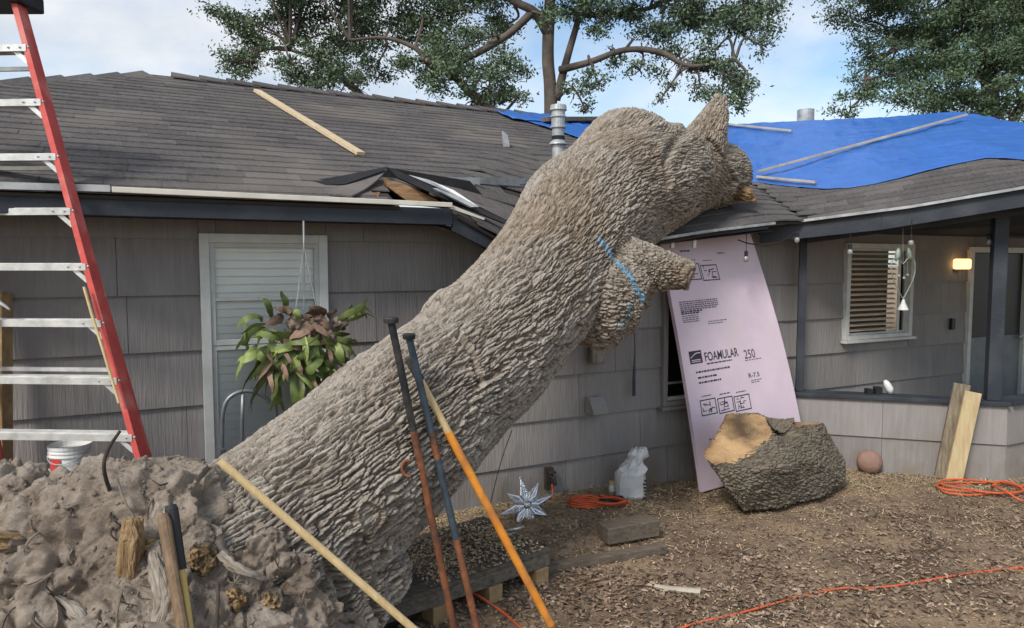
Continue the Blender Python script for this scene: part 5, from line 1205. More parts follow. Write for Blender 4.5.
for k, (x0, y0, x1, y1) in enumerate(((682, 281, 702, 263), (703.5, 281, 720, 264), (702, 416.5, 718, 399), (719.5, 414, 735, 397), (736, 412, 752, 395))):
    a0, b0 = finv(x0, y0); a1 = finv(x1, y0 - 2)[0]; b1 = finv(x0, y1 + 1)[1]; m = MB(); lw = .007; bh = lw * .55
    pr_quad(m, a0, b0, a1, b0 + bh); pr_quad(m, a0, b1 - bh, a1, b1); pr_quad(m, a0, b0 + bh, a0 + lw, b1 - bh); pr_quad(m, a1 - lw, b0 + bh, a1, b1 - bh)
    r = random.Random(40 + k)
    for q_ in range(14):
        u0, v0 = r.uniform(.1, .7), r.uniform(.12, .8); ll = r.uniform(.12, .3)
        A0, B0 = a0 + (a1 - a0) * u0, b0 + (b1 - b0) * v0
        if q_ % 2: pr_quad(m, A0, B0, A0 + (a1 - a0) * ll, B0 + bh * .8, .0019)
        else: pr_quad(m, A0, B0, A0 + lw * .8, min(B0 + (b1 - b0) * ll, b1 - bh), .0022)
    printed('diagram', m)
    if k > 1: fineprint(x0, y1 - 2, x1 - 3, 1, 2, 1.0, 50 + k, 'ink')
a0, b0 = finv(690.5, 364.5); a1 = finv(703, 363)[0]; b1 = finv(690, 351.5)[1]; m = MB(); pr_quad(m, a0, b0, a1, b1); printed('logo_square', m)
m = MB(); pv = []
for k in range(9): f_ = k / 8; pv.append((a0 + (a1 - a0) * (.08 + .84 * f_), b0 + (b1 - b0) * (.42 + .36 * math.sin(f_ * 2.0))))
for (p0_, p1_) in zip(pv[:-1], pv[1:]): m.add([FB(p0_[0], p0_[1], .0024), FB(p1_[0], p1_[1], .0024), FB(p1_[0], p1_[1] + .0035, .0024), FB(p0_[0], p0_[1] + .0035, .0024)], [(0, 1, 2, 3)])
for k in range(2): pr_quad(m, a0 + (a1 - a0) * .12, b0 + (b1 - b0) * (.12 + .13 * k), a0 + (a1 - a0) * .85, b0 + (b1 - b0) * (.18 + .13 * k), .0024)
printed('logo_line', m, 'foam')

# ================================================================== TARP AND BATTENS
low = [(742, 176), (757, 184), (778, 187), (800, 189), (825, 191), (850, 190), (875, 186), (900, 180), (930, 172), (960, 165), (985, 160), (1005, 160), (1024, 162), (1060, 172), (1130, 190)]
LPn = [roof_hit(*q_) for q_ in low]; LPn = [(4.6, -1.15), (4.95, -.8)] + LPn[1:]
UPn = []
rdg = [(3.2, -4.3), (4.0, -4.4)] + [(RC[0] + .7071 * l + 1.0, RC[1] + .7071 * l - 1.0) for l in np.linspace(-.6, LP + 1.2, len(LPn) - 2)]
nb3 = 130; na3 = 200; ff_ = np.linspace(0, len(LPn) - 1, na3)
ls_ = np.array(LPn); us_ = np.array(rdg); lsx = np.stack([np.interp(ff_, np.arange(len(LPn)), ls_[:, k]) for k in (0, 1)], 1); usx = np.stack([np.interp(ff_, np.arange(len(LPn)), us_[:, k]) for k in (0, 1)], 1)
bb = np.linspace(0, 1, nb3); pl = lsx[:, None, :] * (1 - bb[None, :, None]) + usx[:, None, :] * bb[None, :, None]
sp_ = pl.reshape(-1, 2); zt = RZ(sp_[:, 0], sp_[:, 1])
p3 = np.stack([sp_[:, 0], sp_[:, 1], np.zeros(len(sp_))], 1)
along = (sp_[:, 0] + sp_[:, 1]) * .7071
wr = .02 * (fbm(p3 * 1.6, 3, 140) + .35) + .014 * (1 - np.abs(fbm(np.stack([along * 1.5 + .8 * sp_[:, 1], (sp_[:, 0] - sp_[:, 1]) * 3.2, 0 * along], 1), 3, 145)) * 2.4) + .016 * (1 - np.abs(fbm(np.stack([along * 5, (sp_[:, 0] - sp_[:, 1]) * 1.2, 0 * along], 1), 4, 150)) * 2.2) + .012 * np.abs(fbm(p3 * 7, 3, 160))
edge = np.tile(sstep(bb, 0, .12), na3); zt = zt + .019 + np.maximum(wr, 0) * .6 * (.15 + .85 * edge)
tv = np.stack([S(a, b_, c) for (a, b_), c in zip(sp_, zt)]); tf = []
ia, ib = np.meshgrid(np.arange(na3 - 1), np.arange(nb3 - 1), indexing='ij'); k0 = (ia * nb3 + ib).ravel(); tf = np.stack([k0, k0 + nb3, k0 + nb3 + 1, k0 + 1], 1)
tarp = fast_mesh('blue_tarp', tv, tf, 'tarp', label='bright blue tarp spread over the damaged roof', cat='tarp'); tarp.data.polygons.foreach_set('use_smooth', [True] * len(tf))
md = tarp.modifiers.new('t', 'SOLIDIFY'); md.thickness = .003
# second scrap of tarp on the main ridge by the flue
q_ = []
for i in range(14):
    for j in range(8):
        s_ = 3.75 + i * .08; t_ = -2.6 - j * .14; q_.append(S(s_, t_, float(RZ(s_, t_)) + .03 + .02 * random.random()))
tf2 = np.array([(i * 8 + j, i * 8 + j + 1, (i + 1) * 8 + j + 1, (i + 1) * 8 + j) for i in range(13) for j in range(7)])
o = fast_mesh('tarp_corner', np.array(q_), tf2, 'tarp', label='blue tarp corner on the ridge just behind the flue pipe', cat='tarp'); o.data.polygons.foreach_set('use_smooth', [True] * len(tf2))
md = o.modifiers.new('t', 'SOLIDIFY'); md.thickness = .003
def roofstick(px0, py0, px1, py1, w, th, label, mat='pine', lift=.0, name='batten'):
    a = roof_hit(px0, py0); b_ = roof_hit(px1, py1)
    n = 9; mx_ = max(0, max(float(RZ(a[0] + (b_[0] - a[0]) * f_, a[1] + (b_[1] - a[1]) * f_)) - (float(RZ(*a)) * (1 - f_) + float(RZ(*b_)) * f_) for f_ in np.linspace(0, 1, n)))
    MB().beam(S(*a, float(RZ(*a)) + lift + th / 2 + mx_), S(*b_, float(RZ(*b_)) + lift + th / 2 + mx_), w, th).build(name, mat, label=label, cat='batten', bevel=.003, group='boards lying on the roof')
roofstick(257, 94, 361, 158, .068, .03, 'loose pine board lying on the dark shingles left of the flue', lift=.016)
roofstick(758, 182, 966, 124, .04, .025, 'long thin batten slanting up across the blue tarp', 'drift', lift=.06)
roofstick(757, 182, 816, 188, .04, .025, 'short batten along the lower edge of the blue tarp', 'drift', lift=.04)
roofstick(722, 129, 792, 137, .04, .025, 'batten high on the tarp just right of the broken trunk', 'drift', lift=.06)
roofstick(545, 127, 596, 126, .10, .05, 'grey board on the ridge behind the flue pipe', 'timber', lift=.06)

# ================================================================== HANGING THINGS
def bulb(px_, py_, t, ztop, label):
    s_, _, z_ = WP(px_, py_, t); c = S(s_, t, z_); o = thing('string_bulb', label, 'bulb', tuple(c), 'string-light bulbs under the porch eave')
    MB().sphere(c, .022, 12, 8, (1, 1, 1.25)).build('glass', 'glassbulb', o, smooth=True)
    MB().lathe([(.012, .022), (.015, .026), (.015, .06), (.006, .07)], 10, c).build('socket', 'blackplastic', o); MB().tube([c + [0, 0, .065], (c[0], c[1], ztop)], .003, 5).build('wire', 'blackplastic', o)
bulb(746, 259, .33, 2.12, 'string bulb hanging in front of the pink board'); bulb(797, 240, .40, 2.08, 'string bulb in front of the thin left porch post')
bulb(850, 252, .62, 2.10, 'string bulb at the left side of the porch window'); bulb(911, 243, .95, 2.2, 'string bulb above the heart wind chime'); bulb(989, 242, 1.1, 2.25, 'string bulb beside the thick right porch post')
q = catmull([S(*WP(738, 240, .33)), S(*WP(752, 244, .33)), S(*WP(775, 244, .33)), S(*WP(796, 232, .36))], 6)
MB().tube(q, .006, 6).build('light_string_wire', 'blackplastic', label='sagging dark string-light wire under the eave above the pink board', cat='wire')
# wind chime: heart of wire, two birds, bell
TC = .80
def wc(px_, py_): return S(*WP(px_, py_, TC))
ch_ = thing('wind_chime', 'heart-shaped wire wind chime with two birds and white bell under porch eave', 'wind chime', tuple(wc(903, 310)))
MB().tube([wc(903, 225), wc(903, 262)], .002, 5).build('hanger', 'verdigris', ch_)
lf = catmull([wc(903, 264), wc(897, 258), wc(892, 262), wc(892, 274), wc(897, 288), wc(903, 299)], 5); rt_ = catmull([wc(903, 264), wc(909, 258), wc(914.5, 261), wc(914.5, 274), wc(909, 288), wc(903, 299)], 5)
for q in (lf, rt_): MB().tube(q, .0045, 6).build('heart_wire', 'verdigris', ch_)
for sx, px_ in ((1, 897.5), (-1, 909.5)):
    MB().tube([wc(px_ - 1.5 * sx, 261), wc(px_, 256), wc(px_ + .6 * sx, 251), wc(px_ + 1.2 * sx, 248)], [.008, .022, .018, .008], 10).build('bird', 'verdigris', ch_, smooth=True)
for px_, py_ in ((899, 275), (904, 277), (907.5, 274)):
    MB().tube([wc(px_, 262), wc(px_, py_)], .0015, 4).build('string', 'verdigris', ch_); MB().sphere(wc(px_, py_ + 1), .013, 8, 6).build('small_bell', 'verdigris', ch_, smooth=True)
MB().lathe([(.042, 0), (.043, .006), (.022, .05), (.010, .085), (.004, .095)], 18, wc(903, 310)).build('bell', 'chimewhite', ch_, smooth=False)
# porch wall lamp
s_, _, z_ = WP(961, 264, .05); lc = S(s_, .06, z_); lo_ = thing('porch_wall_lamp', 'lit amber wall lamp beside the porch door', 'lamp', tuple(lc))
MB().box(lc[0] - .085, lc[0] + .085, lc[1] - .04, lc[1] + .03, lc[2] - .055, lc[2] + .055).build('shade', 'glow', lo_, bevel=.02)
q = S(s_, .015, z_); MB().box(q[0] - .05, q[0] + .05, q[1] - .02, q[1] + .03, lc[2] - .075, lc[2] - .057).build('bracket', 'navy', lo_)
# soffit light at the right edge
c = S(*WP(1022, 205, 1.2)); so2 = thing('eave_floodlight', 'white round light under the eave at the right edge', 'light', tuple(c))
MB().sphere(c, .075, 16, 10, (1, 1, .75)).build('dome', 'whiteplastic', so2, smooth=True); MB().lathe([(.05, .04), (.05, .10)], 14, c).build('base', 'offwhite', so2)
# plaque and hanging plug
s_, _, z_ = WP(597, 352, .05); q0 = S(s_, .055, z_)
MB().beam(q0 + [0, 0, -.09], q0 + [.0, .01, .09], .12, .05, up=tuple(-NN)).build('wood_stub', 'plaque', label='short weathered wood stub fixed to the siding under the trunk', cat='wood stub', bevel=.012)
MB().tube([S(*WP(634, 322, .05)), S(*WP(635, 350, .05)), S(*WP(634, 378, .05)), S(*WP(634, 396, .05))], [.004, .004, .013, .013], 8).build('hanging_plug', 'bluesteel', label='dark cord and plug hanging against the siding', cat='plug')
MB().tube(catmull([S(*WP(512, 430, .05)), S(*WP(503, 455, .06)), S(*WP(496, 480, .05)), S(*WP(490, 505, .08))], 4), .004, 5).build('thin_cable', 'darkroot', label='thin dark cable hanging down the siding beside the trunk', cat='cable')
# arched tube frame left of the trunk
fr = thing('tube_frame', 'grey arched steel tube frame standing behind the trunk below the window', 'frame', tuple(S(*WP(250, 560, .3))))
def arch(dx, tt):
    pts = [(222 + dx, 540), (222 + dx, 440), (223 + dx, 412), (229 + dx, 398), (243 + dx, 391), (258 + dx, 393), (270 + dx, 402), (276 + dx, 414), (278 + dx, 540)]
    MB().tube(catmull([S(*WP(a, b_, tt)) for a, b_ in pts], 5), .013, 9).build('arched_tube', 'tubegrey', fr, smooth=True)
arch(0, .30)
MB().tube([S(*WP(243, 394, .30)), S(*WP(242, 420, .29)), S(*WP(242, 540, .28))], .012, 9).build('middle_tube', 'tubegrey', fr, smooth=True)
MB().tube([S(*WP(221, 449, .32)), S(*WP(221, 456, .32))], .03, 10).build('joint', 'tubegrey', fr)

# ================================================================== HANGING FERN
FT = .36
fc = S(*WP(303, 345, FT)); fern = thing('staghorn_fern', 'hanging staghorn fern with green and brown fronds beneath the window top', 'fern', tuple(fc - [0, 0, .3]))
lb2 = MB(); 
for (px_, py_, r_) in ((303, 345, .075), (314, 328, .07), (300, 326, .065), (326, 336, .06), (308, 362, .06), (340, 325, .045)): lb2.sphere(S(*WP(px_, py_, FT + random.uniform(-.02, .02))), r_, 14, 10)
v, nr, f = remeshed(lb2, .009, 3); v = v + nr * (.05 * fbm(v * 14, 4, 170) + .03 * fbm(v * 45, 4, 175))[:, None]
o = fast_mesh('root_mass', v, f, 'fernmoss', fern)
def frond(px_, py_, ang, ln, wd, droop, mat, fork=True, out=.08):
    c = S(*WP(px_, py_, FT)); n = 10
    d = UU * math.cos(ang) + np.array([0, 0, 1]) * math.sin(ang); o_ = -NN * random.uniform(.3, 1.2) * out; wob = random.uniform(-.03, .03); tw0 = random.uniform(-.8, .8); tw1 = random.uniform(-1.5, 1.5)
    cen = [c + d * ln * (f_ - .25 * f_ * f_ * (droop > .08)) + o_ * math.sin(f_ * 2.2) + np.array([0, 0, -droop * f_ ** 2.2]) + UU * wob * math.sin(f_ * 5) for f_ in np.linspace(0, 1, n + 1)]
    vs_ = []; fs_ = []; last = None
    for i in range(n + 1):
        f_ = i / n; tg = cen[min(i + 1, n)] - cen[max(i - 1, 0)]; tg /= np.linalg.norm(tg); sd = np.cross(tg, -NN); sd /= np.linalg.norm(sd) + 1e-6
        nn2 = np.cross(sd, tg); a_ = tw0 * .5 + tw1 * f_; sd = sd * math.cos(a_) + nn2 * math.sin(a_); nn2 = np.cross(sd, tg)
        if mat == 'fernbrown': w_ = wd * math.sin(math.pi * (.12 + .85 * f_)) * (1 + .2 * math.sin(i * 2.1))
        else: w_ = wd * (.30 + .75 * f_ ** .8) * (1 if i < n else .55) * (1 + .12 * math.sin(i * 1.7 + px_))
        vs_ += [cen[i] - sd * w_, cen[i] + nn2 * w_ * .12, cen[i] + sd * w_]; last = (sd, tg)
    for i in range(n):
        for j in (0, 1): fs_.append((i * 3 + j, i * 3 + j + 1, i * 3 + j + 4, i * 3 + j + 3))
    if fork:
        sd, tg = last
        for sg in (-1, 1):
            k = len(vs_); b0_ = cen[n - 1] + sd * sg * wd * .4; L_ = ln * random.uniform(.22, .42); dn = np.array([0, 0, -1.0]); pv = None
            for q_ in range(5):
                f_ = q_ / 4; cc_ = b0_ + (tg * .8 + sd * sg * .55) * L_ * f_ + dn * L_ * .5 * f_ * f_; w_ = wd * .5 * (1 - .75 * f_ ** 2); vs_ += [cc_ - sd * w_, cc_ + sd * w_]
            for q_ in range(4): fs_.append((k + q_ * 2, k + q_ * 2 + 1, k + q_ * 2 + 3, k + q_ * 2 + 2))
    o = build_np('frond', vs_, fs_, mat, fern, smooth=True); md = o.modifiers.new('s', 'SUBSURF'); md.levels = 1; md.render_levels = 1
random.seed(3); R2 = random.Random(5)
for (px_, py_, a_, l_, w_, dr_) in ((268, 330, 2.7, .20, .024, .16), (262, 322, 2.3, .17, .024, .10), (272, 318, 1.9, .14, .028, .0), (282, 312, 1.5, .12, .03, -.02), (258, 345, 3.3, .16, .022, .16), (262, 352, 3.9, .18, .022, .14), (270, 360, 4.2, .20, .026, .05),
                                 (280, 362, 4.5, .19, .026, .04), (292, 365, 4.7, .19, .026, .04), (302, 360, 4.9, .20, .028, .04), (312, 366, 5.0, .17, .026, .04), (318, 352, 5.3, .20, .026, .06), (328, 350, 5.6, .17, .024, .10), (326, 338, .2, .16, .022, .14),
                                 (338, 325, .9, .20, .026, .03), (344, 322, .6, .19, .024, .06), (340, 330, 1.2, .17, .024, .0), (350, 318, .8, .13, .02, .02), (276, 345, 4.0, .16, .028, .02), (288, 350, 4.4, .18, .028, .0), (300, 372, 4.6, .13, .024, .03), (286, 330, 3.6, .17, .026, .10), (310, 345, 5.1, .18, .028, .03), (320, 362, 4.8, .14, .024, .05)):
    frond(px_, py_, a_, l_ * 1.05, w_ * 1.05, dr_ * .8 + .02, 'fern', R2.random() < .8)
for k in range(46):
    frond(R2.uniform(266, 332), R2.uniform(322, 368), R2.uniform(2.2, 6.6), R2.uniform(.09, .17), R2.uniform(.018, .034), R2.uniform(.0, .09), 'fern', R2.random() < .7, .12)
for k in range(24):
    frond(R2.uniform(278, 338), R2.uniform(312, 352), R2.uniform(0, 6.28), R2.uniform(.06, .12), R2.uniform(.014, .032), R2.uniform(0, .06), 'fernbrown', False, .10)
for k in range(12):
    frond(R2.uniform(265, 335), R2.uniform(345, 372), R2.uniform(3.8, 5.6), R2.uniform(.08, .16), R2.uniform(.01, .02), R2.uniform(0.02, .1), 'fernbrown', False, .12)
tp = S(*WP(304, 243, FT)); tp[2] = 2.09
MB().tube([tp, S(*WP(304, 247, FT))], .006, 6).build('hook', 'galv', fern)
for px_, py_ in ((296, 308), (304, 312), (317, 310)): MB().tube([S(*WP(304, 245, FT)), S(*WP(px_, py_, FT - (.03 if px_ == 304 else 0)))], .0035, 5).build('hanger_wire', 'galv', fern)

# ================================================================== BACKGROUND TREES
def leafcloud(clumps, dens, size, seed):
    r = np.random.default_rng(seed); C_, N_ = [], []
    for (c, rad, mult) in clumps:
        n = int(dens * mult * rad ** 2.2)
        if n < 1: continue
        # sub-tufts inside the clump, leaves round the tufts
        k = max(5, int(22 * rad * rad)); u_ = r.normal(size=(k, 3)); u_ /= np.linalg.norm(u_, axis=1)[:, None]; tc_ = c + u_ * rad * (r.random((k, 1)) ** .45) * np.array([1, 1, .72])
        w_ = r.integers(0, k, n); q = tc_[w_] + r.normal(size=(n, 3)) * (.13 * rad ** .5) * np.array([1.3, 1.3, .7]); C_.append(q)
    C_ = np.concatenate(C_); n = len(C_)
    a = r.normal(size=(n, 3)); a /= np.linalg.norm(a, axis=1)[:, None]; b_ = r.normal(size=(n, 3)); b_ -= a * (a * b_).sum(1)[:, None]; b_ /= np.linalg.norm(b_, axis=1)[:, None]
    s_ = size * r.uniform(.6, 1.35, (n, 1)); v = np.stack([C_ - a * s_, C_ - b_ * s_ * .42 + a * s_ * .1, C_ + a * s_, C_ + b_ * s_ * .42 + a * s_ * .1], 1).reshape(-1, 3)
    return v, np.arange(4 * n).reshape(-1, 4), r.random(n)
def oak(label, basepx, depth, clumps, limbs, trunk_r, mat, dens, seed, size=.07):
    b0 = P(basepx, 200, depth); b0[2] = 0; o = thing('oak_tree', label, 'tree', tuple(b0), 'oak trees behind the house')
    cl = [(P(a, b_, c), r_, m_) for a, b_, c, r_, m_ in clumps]
    v, f, rr = leafcloud(cl, dens, size, seed); fast_mesh('crown', v, f, mat, o, rnd=rr)
    for spec in limbs:
        q = catmull([np.append(P(a, b_, c), r_) if b_ < 900 else np.array([*b0[:2], 0, r_]) for a, b_, c, r_ in spec], 6)
        MB().tube([x[:3] for x in q], [x[3] * .62 for x in q], 10).build('trunk' if spec[0][1] > 900 else 'limb', 'limb', o, smooth=True)
    # twigs from limb ends into the clumps
    r = random.Random(seed); m = MB(); pts = [np.append(P(a, b_, c), r_) for s_ in limbs for (a, b_, c, r_) in s_ if b_ < 900]
    for (c, rad, mu) in cl:
        n_ = min(pts, key=lambda p_: np.linalg.norm(p_[:3] - c)); md_ = (n_[:3] + c) / 2 + np.array([r.uniform(-.2, .2), r.uniform(-.2, .2), r.uniform(-.1, .3)])
        q = catmull([n_[:3], md_, c], 4); m.tube(q, list(np.linspace(.03, .014, len(q))), 5)
        for k in range(5):
            e_ = c + np.array([r.uniform(-1, 1), r.uniform(-1, 1), r.uniform(-.7, .7)]) * rad * .85; m.tube([c, (c + e_) / 2 + np.array([0, 0, r.uniform(-.1, .1)]), e_], [.013, .009, .004], 4)
    m.build('twigs', 'limb', o, kind='stuff')
    return o
r3 = random.Random(21)
def fillcl(x0, x1, y0, y1, d0, d1, n, r0, r1, m=1.0): return [(r3.uniform(x0, x1), r3.uniform(y0, y1), r3.uniform(d0, d1), r3.uniform(r0, r1), m) for _ in range(n)]
cl = [(250, 60, 13, .55, 1), (262, 30, 13.5, .6, 1), (290, 62, 13, .6, 1), (318, 75, 13, .6, 1), (345, 85, 13, .5, 1), (300, 20, 14, .8, 1), (340, 40, 14, .8, 1), (380, 60, 13.5, .6, .8), (390, 20, 14, .8, 1), (352, 10, 14, .8, 1), (235, 62, 13, .35, 1), (240, 15, 13, .5, 1),
      (430, 55, 13, .6, 1.2), (450, 80, 12.6, .55, 1.2), (470, 45, 13, .7, 1.2), (490, 85, 12.6, .5, 1.2), (505, 60, 12.8, .5, 1), (465, 10, 13.5, .8, 1.1), (505, 25, 13.5, .5, 1), (515, 98, 12.6, .35, 1), (475, 100, 12.6, .4, 1), (440, 30, 14, .6, 1), (425, 5, 14, .7, 1),
      (580, 92, 12.6, .30, 1), (597, 82, 12.6, .28, 1), (585, 108, 12.6, .22, .8), (545, 15, 12.5, .3, .8), (600, 30, 12.8, .35, .8), (620, 55, 12.8, .3, .7), (590, 8, 13, .5, .9), (625, 10, 13, .5, .9), (640, 70, 12.6, .28, .8),
      (660, 30, 12.8, .55, 1), (680, 60, 12.6, .5, 1), (700, 20, 13, .7, 1.1), (715, 50, 12.6, .55, 1.1), (735, 75, 12.4, .45, 1.1), (740, 25, 12.8, .55, 1.1), (750, 5, 13, .6, 1.1), (722, 95, 12.4, .35, 1), (742, 100, 12.4, .26, 1), (700, 85, 12.5, .3, .8), (760, 45, 12.4, .3, .8), (685, 5, 13, .7, 1), (660, 100, 12.4, .16, .7), (672, 85, 12.4, .2, .7)]
cl += fillcl(230, 760, -160, -15, 12.5, 16, 46, .6, 1.1) + fillcl(300, 700, -330, -160, 13, 16, 26, .8, 1.2, .8)
oak('large oak behind the roof ridge with forked trunk and spreading crown', 552, 13.2, cl,
    [[(552, 950, 13.2, .36), (551, 120, 13.2, .20), (548, 60, 13.2, .175), (549, 20, 13.2, .165), (552, -30, 13.2, .14), (560, -120, 13.2, .14)],
     [(556, 100, 13.2, .13), (568, 55, 13.1, .105), (578, 20, 13.1, .09), (592, -40, 13.1, .09)],
     [(549, 35, 13.2, .16), (534, 12, 13.0, .13), (512, 0, 12.9, .11), (470, -30, 12.8, .09)],
     [(560, 70, 13.1, .11), (590, 62, 12.8, .09), (625, 50, 12.7, .08), (660, 52, 12.6, .08), (690, 66, 12.5, .06), (735, 60, 12.5, .04)],
     [(580, 15, 13.1, .09), (610, 14, 13, .07), (650, 8, 12.9, .06), (690, -10, 12.9, .05)],
     [(535, 10, 13, .12), (500, 40, 13, .1), (440, 68, 13, .1), (415, 48, 13, .07), (385, 38, 13, .05), (350, 40, 13, .04)],
     [(500, 118, 12.6, .16), (470, 92, 12.7, .13), (445, 68, 12.8, .1), (420, 58, 12.9, .06)],
     [(380, 120, 13.2, .15), (360, 95, 13.2, .12), (345, 80, 13.2, .09), (320, 60, 13.3, .06), (290, 50, 13.3, .04)]], .3, 'leaf', 5200, 31, .035)
cl = [(850, 108, 14, .35, 1), (870, 90, 14, .5, 1), (900, 100, 14, .55, 1), (930, 95, 14, .6, 1.1), (870, 50, 14, .5, .8), (890, 30, 14.5, .6, .8), (865, 20, 14.5, .4, .7), (915, 60, 14, .6, 1), (940, 40, 14, .7, 1.1), (960, 75, 13.6, .6, 1.2), (985, 50, 13.6, .7, 1.2), (1000, 90, 13.6, .6, 1.2), (1015, 60, 13.6, .6, 1.2), (970, 15, 14, .8, 1.1), (1010, 15, 14, .8, 1.1), (925, 10, 14.5, .7, .9), (880, 5, 14.5, .5, .8), (855, 75, 14, .25, .8), (1030, 100, 13.6, .6, 1.2), (1000, 118, 13.5, .4, 1), (890, 70, 14, .4, .9), (945, 110, 14, .4, 1), (985, 105, 14, .5, 1), (1025, 35, 14, .6, 1)]
cl += fillcl(880, 1180, -150, 90, 13.5, 16, 34, .6, 1.1) + fillcl(920, 1150, -320, -150, 14, 16, 16, .8, 1.2)
oak('second oak at the right rising behind the blue tarp roof', 992, 14.2, cl,
    [[(992, 950, 14.2, .4), (990, 110, 14.2, .26), (988, 60, 14.2, .22), (985, 10, 14.2, .18), (990, -90, 14.2, .1)], [(988, 85, 14.2, .12), (960, 60, 14.1, .08), (920, 45, 14, .06), (880, 55, 14, .04)], [(990, 60, 14.2, .12), (1015, 30, 14.2, .09), (1040, 0, 14.2, .06)], [(1010, 128, 13.8, .16), (1022, 105, 13.8, .13), (1040, 70, 13.8, .1)], [(986, 20, 14.2, .1), (950, 0, 14.2, .07), (910, -20, 14.2, .05)], [(900, 48, 14, .05), (880, 60, 14, .04), (865, 80, 14, .03)]], .4, 'leaf2', 5200, 77, .035)

# ================================================================== LEAF LITTER, STRAW, CHIPS
def clean(x, y):            # keep litter in the yard, off the house and porch
    s = x * UU[0] + y * UU[1]; t = D - (x * NN[0] + y * NN[1])
    return (t > .02) & ~((s - t > 5.12) & (t < 1.28)) & ~((s > 6.43) & (t < 1.28))
def litter(n, size, seed, name, mat, label, region, flatness, leafy, ln=1.0, wd=.4):
    r = np.random.default_rng(seed); x = r.uniform(-2.2, 6.2, n * 3); y = r.uniform(2.6, 7.6, n * 3); p = np.stack([x, y, 0 * x], 1)
    keep = clean(x, y) & (r.random(n * 3) < region(x, y, p)) & (np.abs(x) < .76 * y + .3); x, y = x[keep][:n], y[keep][:n]; n = len(x)
    z = gz(x, y) + .004 + r.random(n) * .014; a = r.uniform(0, 6.283, n); tl = r.normal(0, flatness, (n, 2)); s_ = size * r.uniform(.55, 1.4, n)
    dx, dy = np.cos(a), np.sin(a); A = np.stack([dx, dy, tl[:, 0]], 1) * (s_ * ln)[:, None]; B = np.stack([-dy, dx, tl[:, 1]], 1) * (s_ * wd)[:, None]; c = np.stack([x, y, z], 1); up = np.array([0, 0, 1.0])
    if leafy:
        cu = (s_ * r.uniform(.05, .35, n))[:, None] * up; L5 = [c - A, c - A * .35 + B + cu, c + A * .35 + B * .85 + cu, c + A, c + A * .35 - B * .85 + cu * .6, c - A * .35 - B + cu * .6]
        v = np.stack(L5, 1); v[:, :, 2] = np.maximum(v[:, :, 2], (z - .006)[:, None]); v = v.reshape(-1, 3); k = np.arange(n) * 6
        f = np.concatenate([np.stack([k, k + 1, k + 2, k + 3], 1), np.stack([k, k + 3, k + 4, k + 5], 1)])
        rr = r.random(n); rr = np.concatenate([rr, rr])
    else:
        v = np.stack([c - A - B, c + A - B, c + A + B, c - A + B], 1).reshape(-1, 3); f = np.arange(4 * n).reshape(-1, 4); rr = r.random(n)
    return fast_mesh(name, v, f, mat, rnd=rr, label=label, cat=None, kind='stuff')
M('deadleaf', (.285, .195, .135), (.165, .108, .075), scale=4, rough=.85, rnd=.45, third=(.36, .29, .22), tscale=6)
M('straw', (.48, .375, .24), (.33, .245, .145), scale=4, rough=.9, rnd=.4)
M('chips', (.48, .37, .235), (.34, .25, .15), scale=4, rough=.9, rnd=.4)
M('darkbits', (.075, .055, .042), (.045, .034, .027), scale=4, rough=.9, rnd=.4)
def reg_leaf(x, y, p):
    s = x * UU[0] + y * UU[1]; t = D - (x * NN[0] + y * NN[1]); n = fbm(p * 1.4, 3, 180)
    pt_ = .12 + .88 * sstep(fbm(p * 2.6, 3, 182) + .5 * fbm(p * 9, 2, 184), -.22, .28)
    return (.06 + .95 * sstep(t + .35 * n + .22 * (3.6 - s).clip(-2, 1), .9, 1.5) * (.5 + .5 * sstep(-s, -4.6, -2.6))) * pt_
def reg_straw(x, y, p):
    s = x * UU[0] + y * UU[1]; t = D - (x * NN[0] + y * NN[1]); n = fbm(p * 1.2, 3, 190)
    pt_ = .15 + .85 * sstep(fbm(p * 2.2, 3, 192) + .5 * fbm(p * 8, 2, 194), -.25, .25)
    return np.clip(.05 + .95 * sstep(-t - .5 * n, -1.25, -.55) + .6 * sstep(s + n, 4.6, 6.2), 0, 1) * pt_
litter(22000, .0165, 1, 'leaf_litter', 'deadleaf', 'brown dead leaves covering the foreground earth', reg_leaf, .30, True, 1.0, .42)
litter(52000, .021, 2, 'straw_litter', 'straw', 'dry straw and sawdust strewn near the wall and porch', reg_straw, .22, False, 1.0, .07)
litter(36000, .0048, 3, 'wood_chips', 'chips', 'pale wood chips scattered over the yard', lambda x, y, p: .25 + .75 * reg_straw(x, y, p), .3, False, 1.0, .6)
litter(14000, .012, 4, 'dark_debris', 'darkbits', 'dark twigs and crumbs scattered over the earth', lambda x, y, p: .35 + .5 * reg_leaf(x, y, p), .3, False, 1.0, .25)
at_ = ground.data.attributes.new('sawdust', 'FLOAT', 'POINT'); pg = np.stack([gv[:, 0], gv[:, 1], 0 * gv[:, 0]], 1)
far_ = (np.abs(gv[:, 0] - 2) < 8) & (gv[:, 1] > 0) & (gv[:, 1] < 10); at_.data.foreach_set('value', np.where(far_, reg_straw(gv[:, 0], gv[:, 1], pg), .3).astype(np.float32))
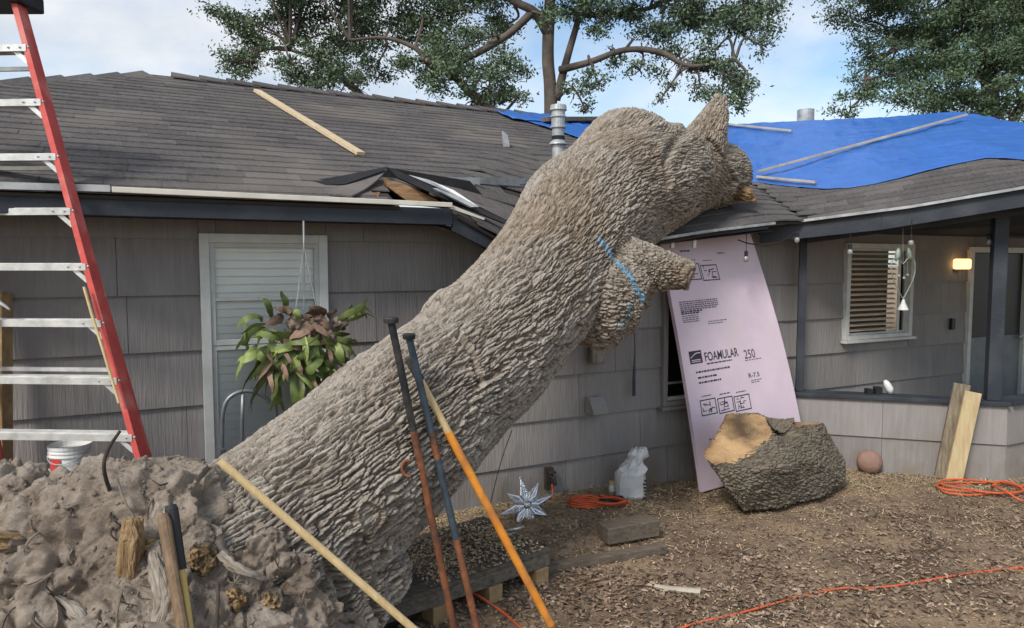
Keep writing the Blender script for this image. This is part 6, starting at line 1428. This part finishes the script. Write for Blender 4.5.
N, L = gm.node_tree.nodes, gm.node_tree.links; bsd = N['Principled BSDF']; oldc = bsd.inputs['Base Color'].links[0].from_socket
sa = N.new('ShaderNodeAttribute'); sa.attribute_name = 'sawdust'; sm_ = N.new('ShaderNodeMath'); sm_.operation = 'MULTIPLY'; sm_.inputs[1].default_value = .75; L.new(sa.outputs['Fac'], sm_.inputs[0])
nz_ = N.new('ShaderNodeTexNoise'); nz_.inputs['Scale'].default_value = 45; nz_.inputs['Detail'].default_value = 8; tx_ = N.new('ShaderNodeTexCoord'); L.new(tx_.outputs['Object'], nz_.inputs['Vector'])
rp_ = N.new('ShaderNodeValToRGB'); rp_.color_ramp.elements[0].position = .35; rp_.color_ramp.elements[0].color = (.25, .185, .118, 1); rp_.color_ramp.elements[1].position = .65; rp_.color_ramp.elements[1].color = (.46, .36, .235, 1); L.new(nz_.outputs[0], rp_.inputs[0])
mx_ = N.new('ShaderNodeMix'); mx_.data_type = 'RGBA'; L.new(sm_.outputs[0], mx_.inputs[0]); L.new(oldc, mx_.inputs[6]); L.new(rp_.outputs[0], mx_.inputs[7]); L.new(mx_.outputs[2], bsd.inputs['Base Color'])
# sawdust heap on the pallet
r = np.random.default_rng(9); n = 2600; q = o0 * [1, 1, 0] + np.outer(r.uniform(.0, .8, n), e1) + np.outer(np.abs(r.normal(.33, .16, n)).clip(.02, .66), e2_); z = .203 + .03 * r.random(n) * np.exp(-((q - (o0 * [1, 1, 0] + e1 * .25 + e2_ * .33)) ** 2).sum(1) / .05)
a = r.uniform(0, 6.28, n); s_ = r.uniform(.004, .011, n); c = np.stack([q[:, 0], q[:, 1], z], 1); A = np.stack([np.cos(a) * s_, np.sin(a) * s_, r.normal(0, .002, n)], 1); B = np.stack([-np.sin(a) * s_ * .5, np.cos(a) * s_ * .5, r.normal(0, .002, n)], 1)
fast_mesh('pallet_sawdust', np.stack([c - A - B, c + A - B, c + A + B, c - A + B], 1).reshape(-1, 3), np.arange(4 * n).reshape(-1, 4), 'chips', rnd=r.random(n), kind='stuff', label='tan sawdust heaped on the wooden pallet')
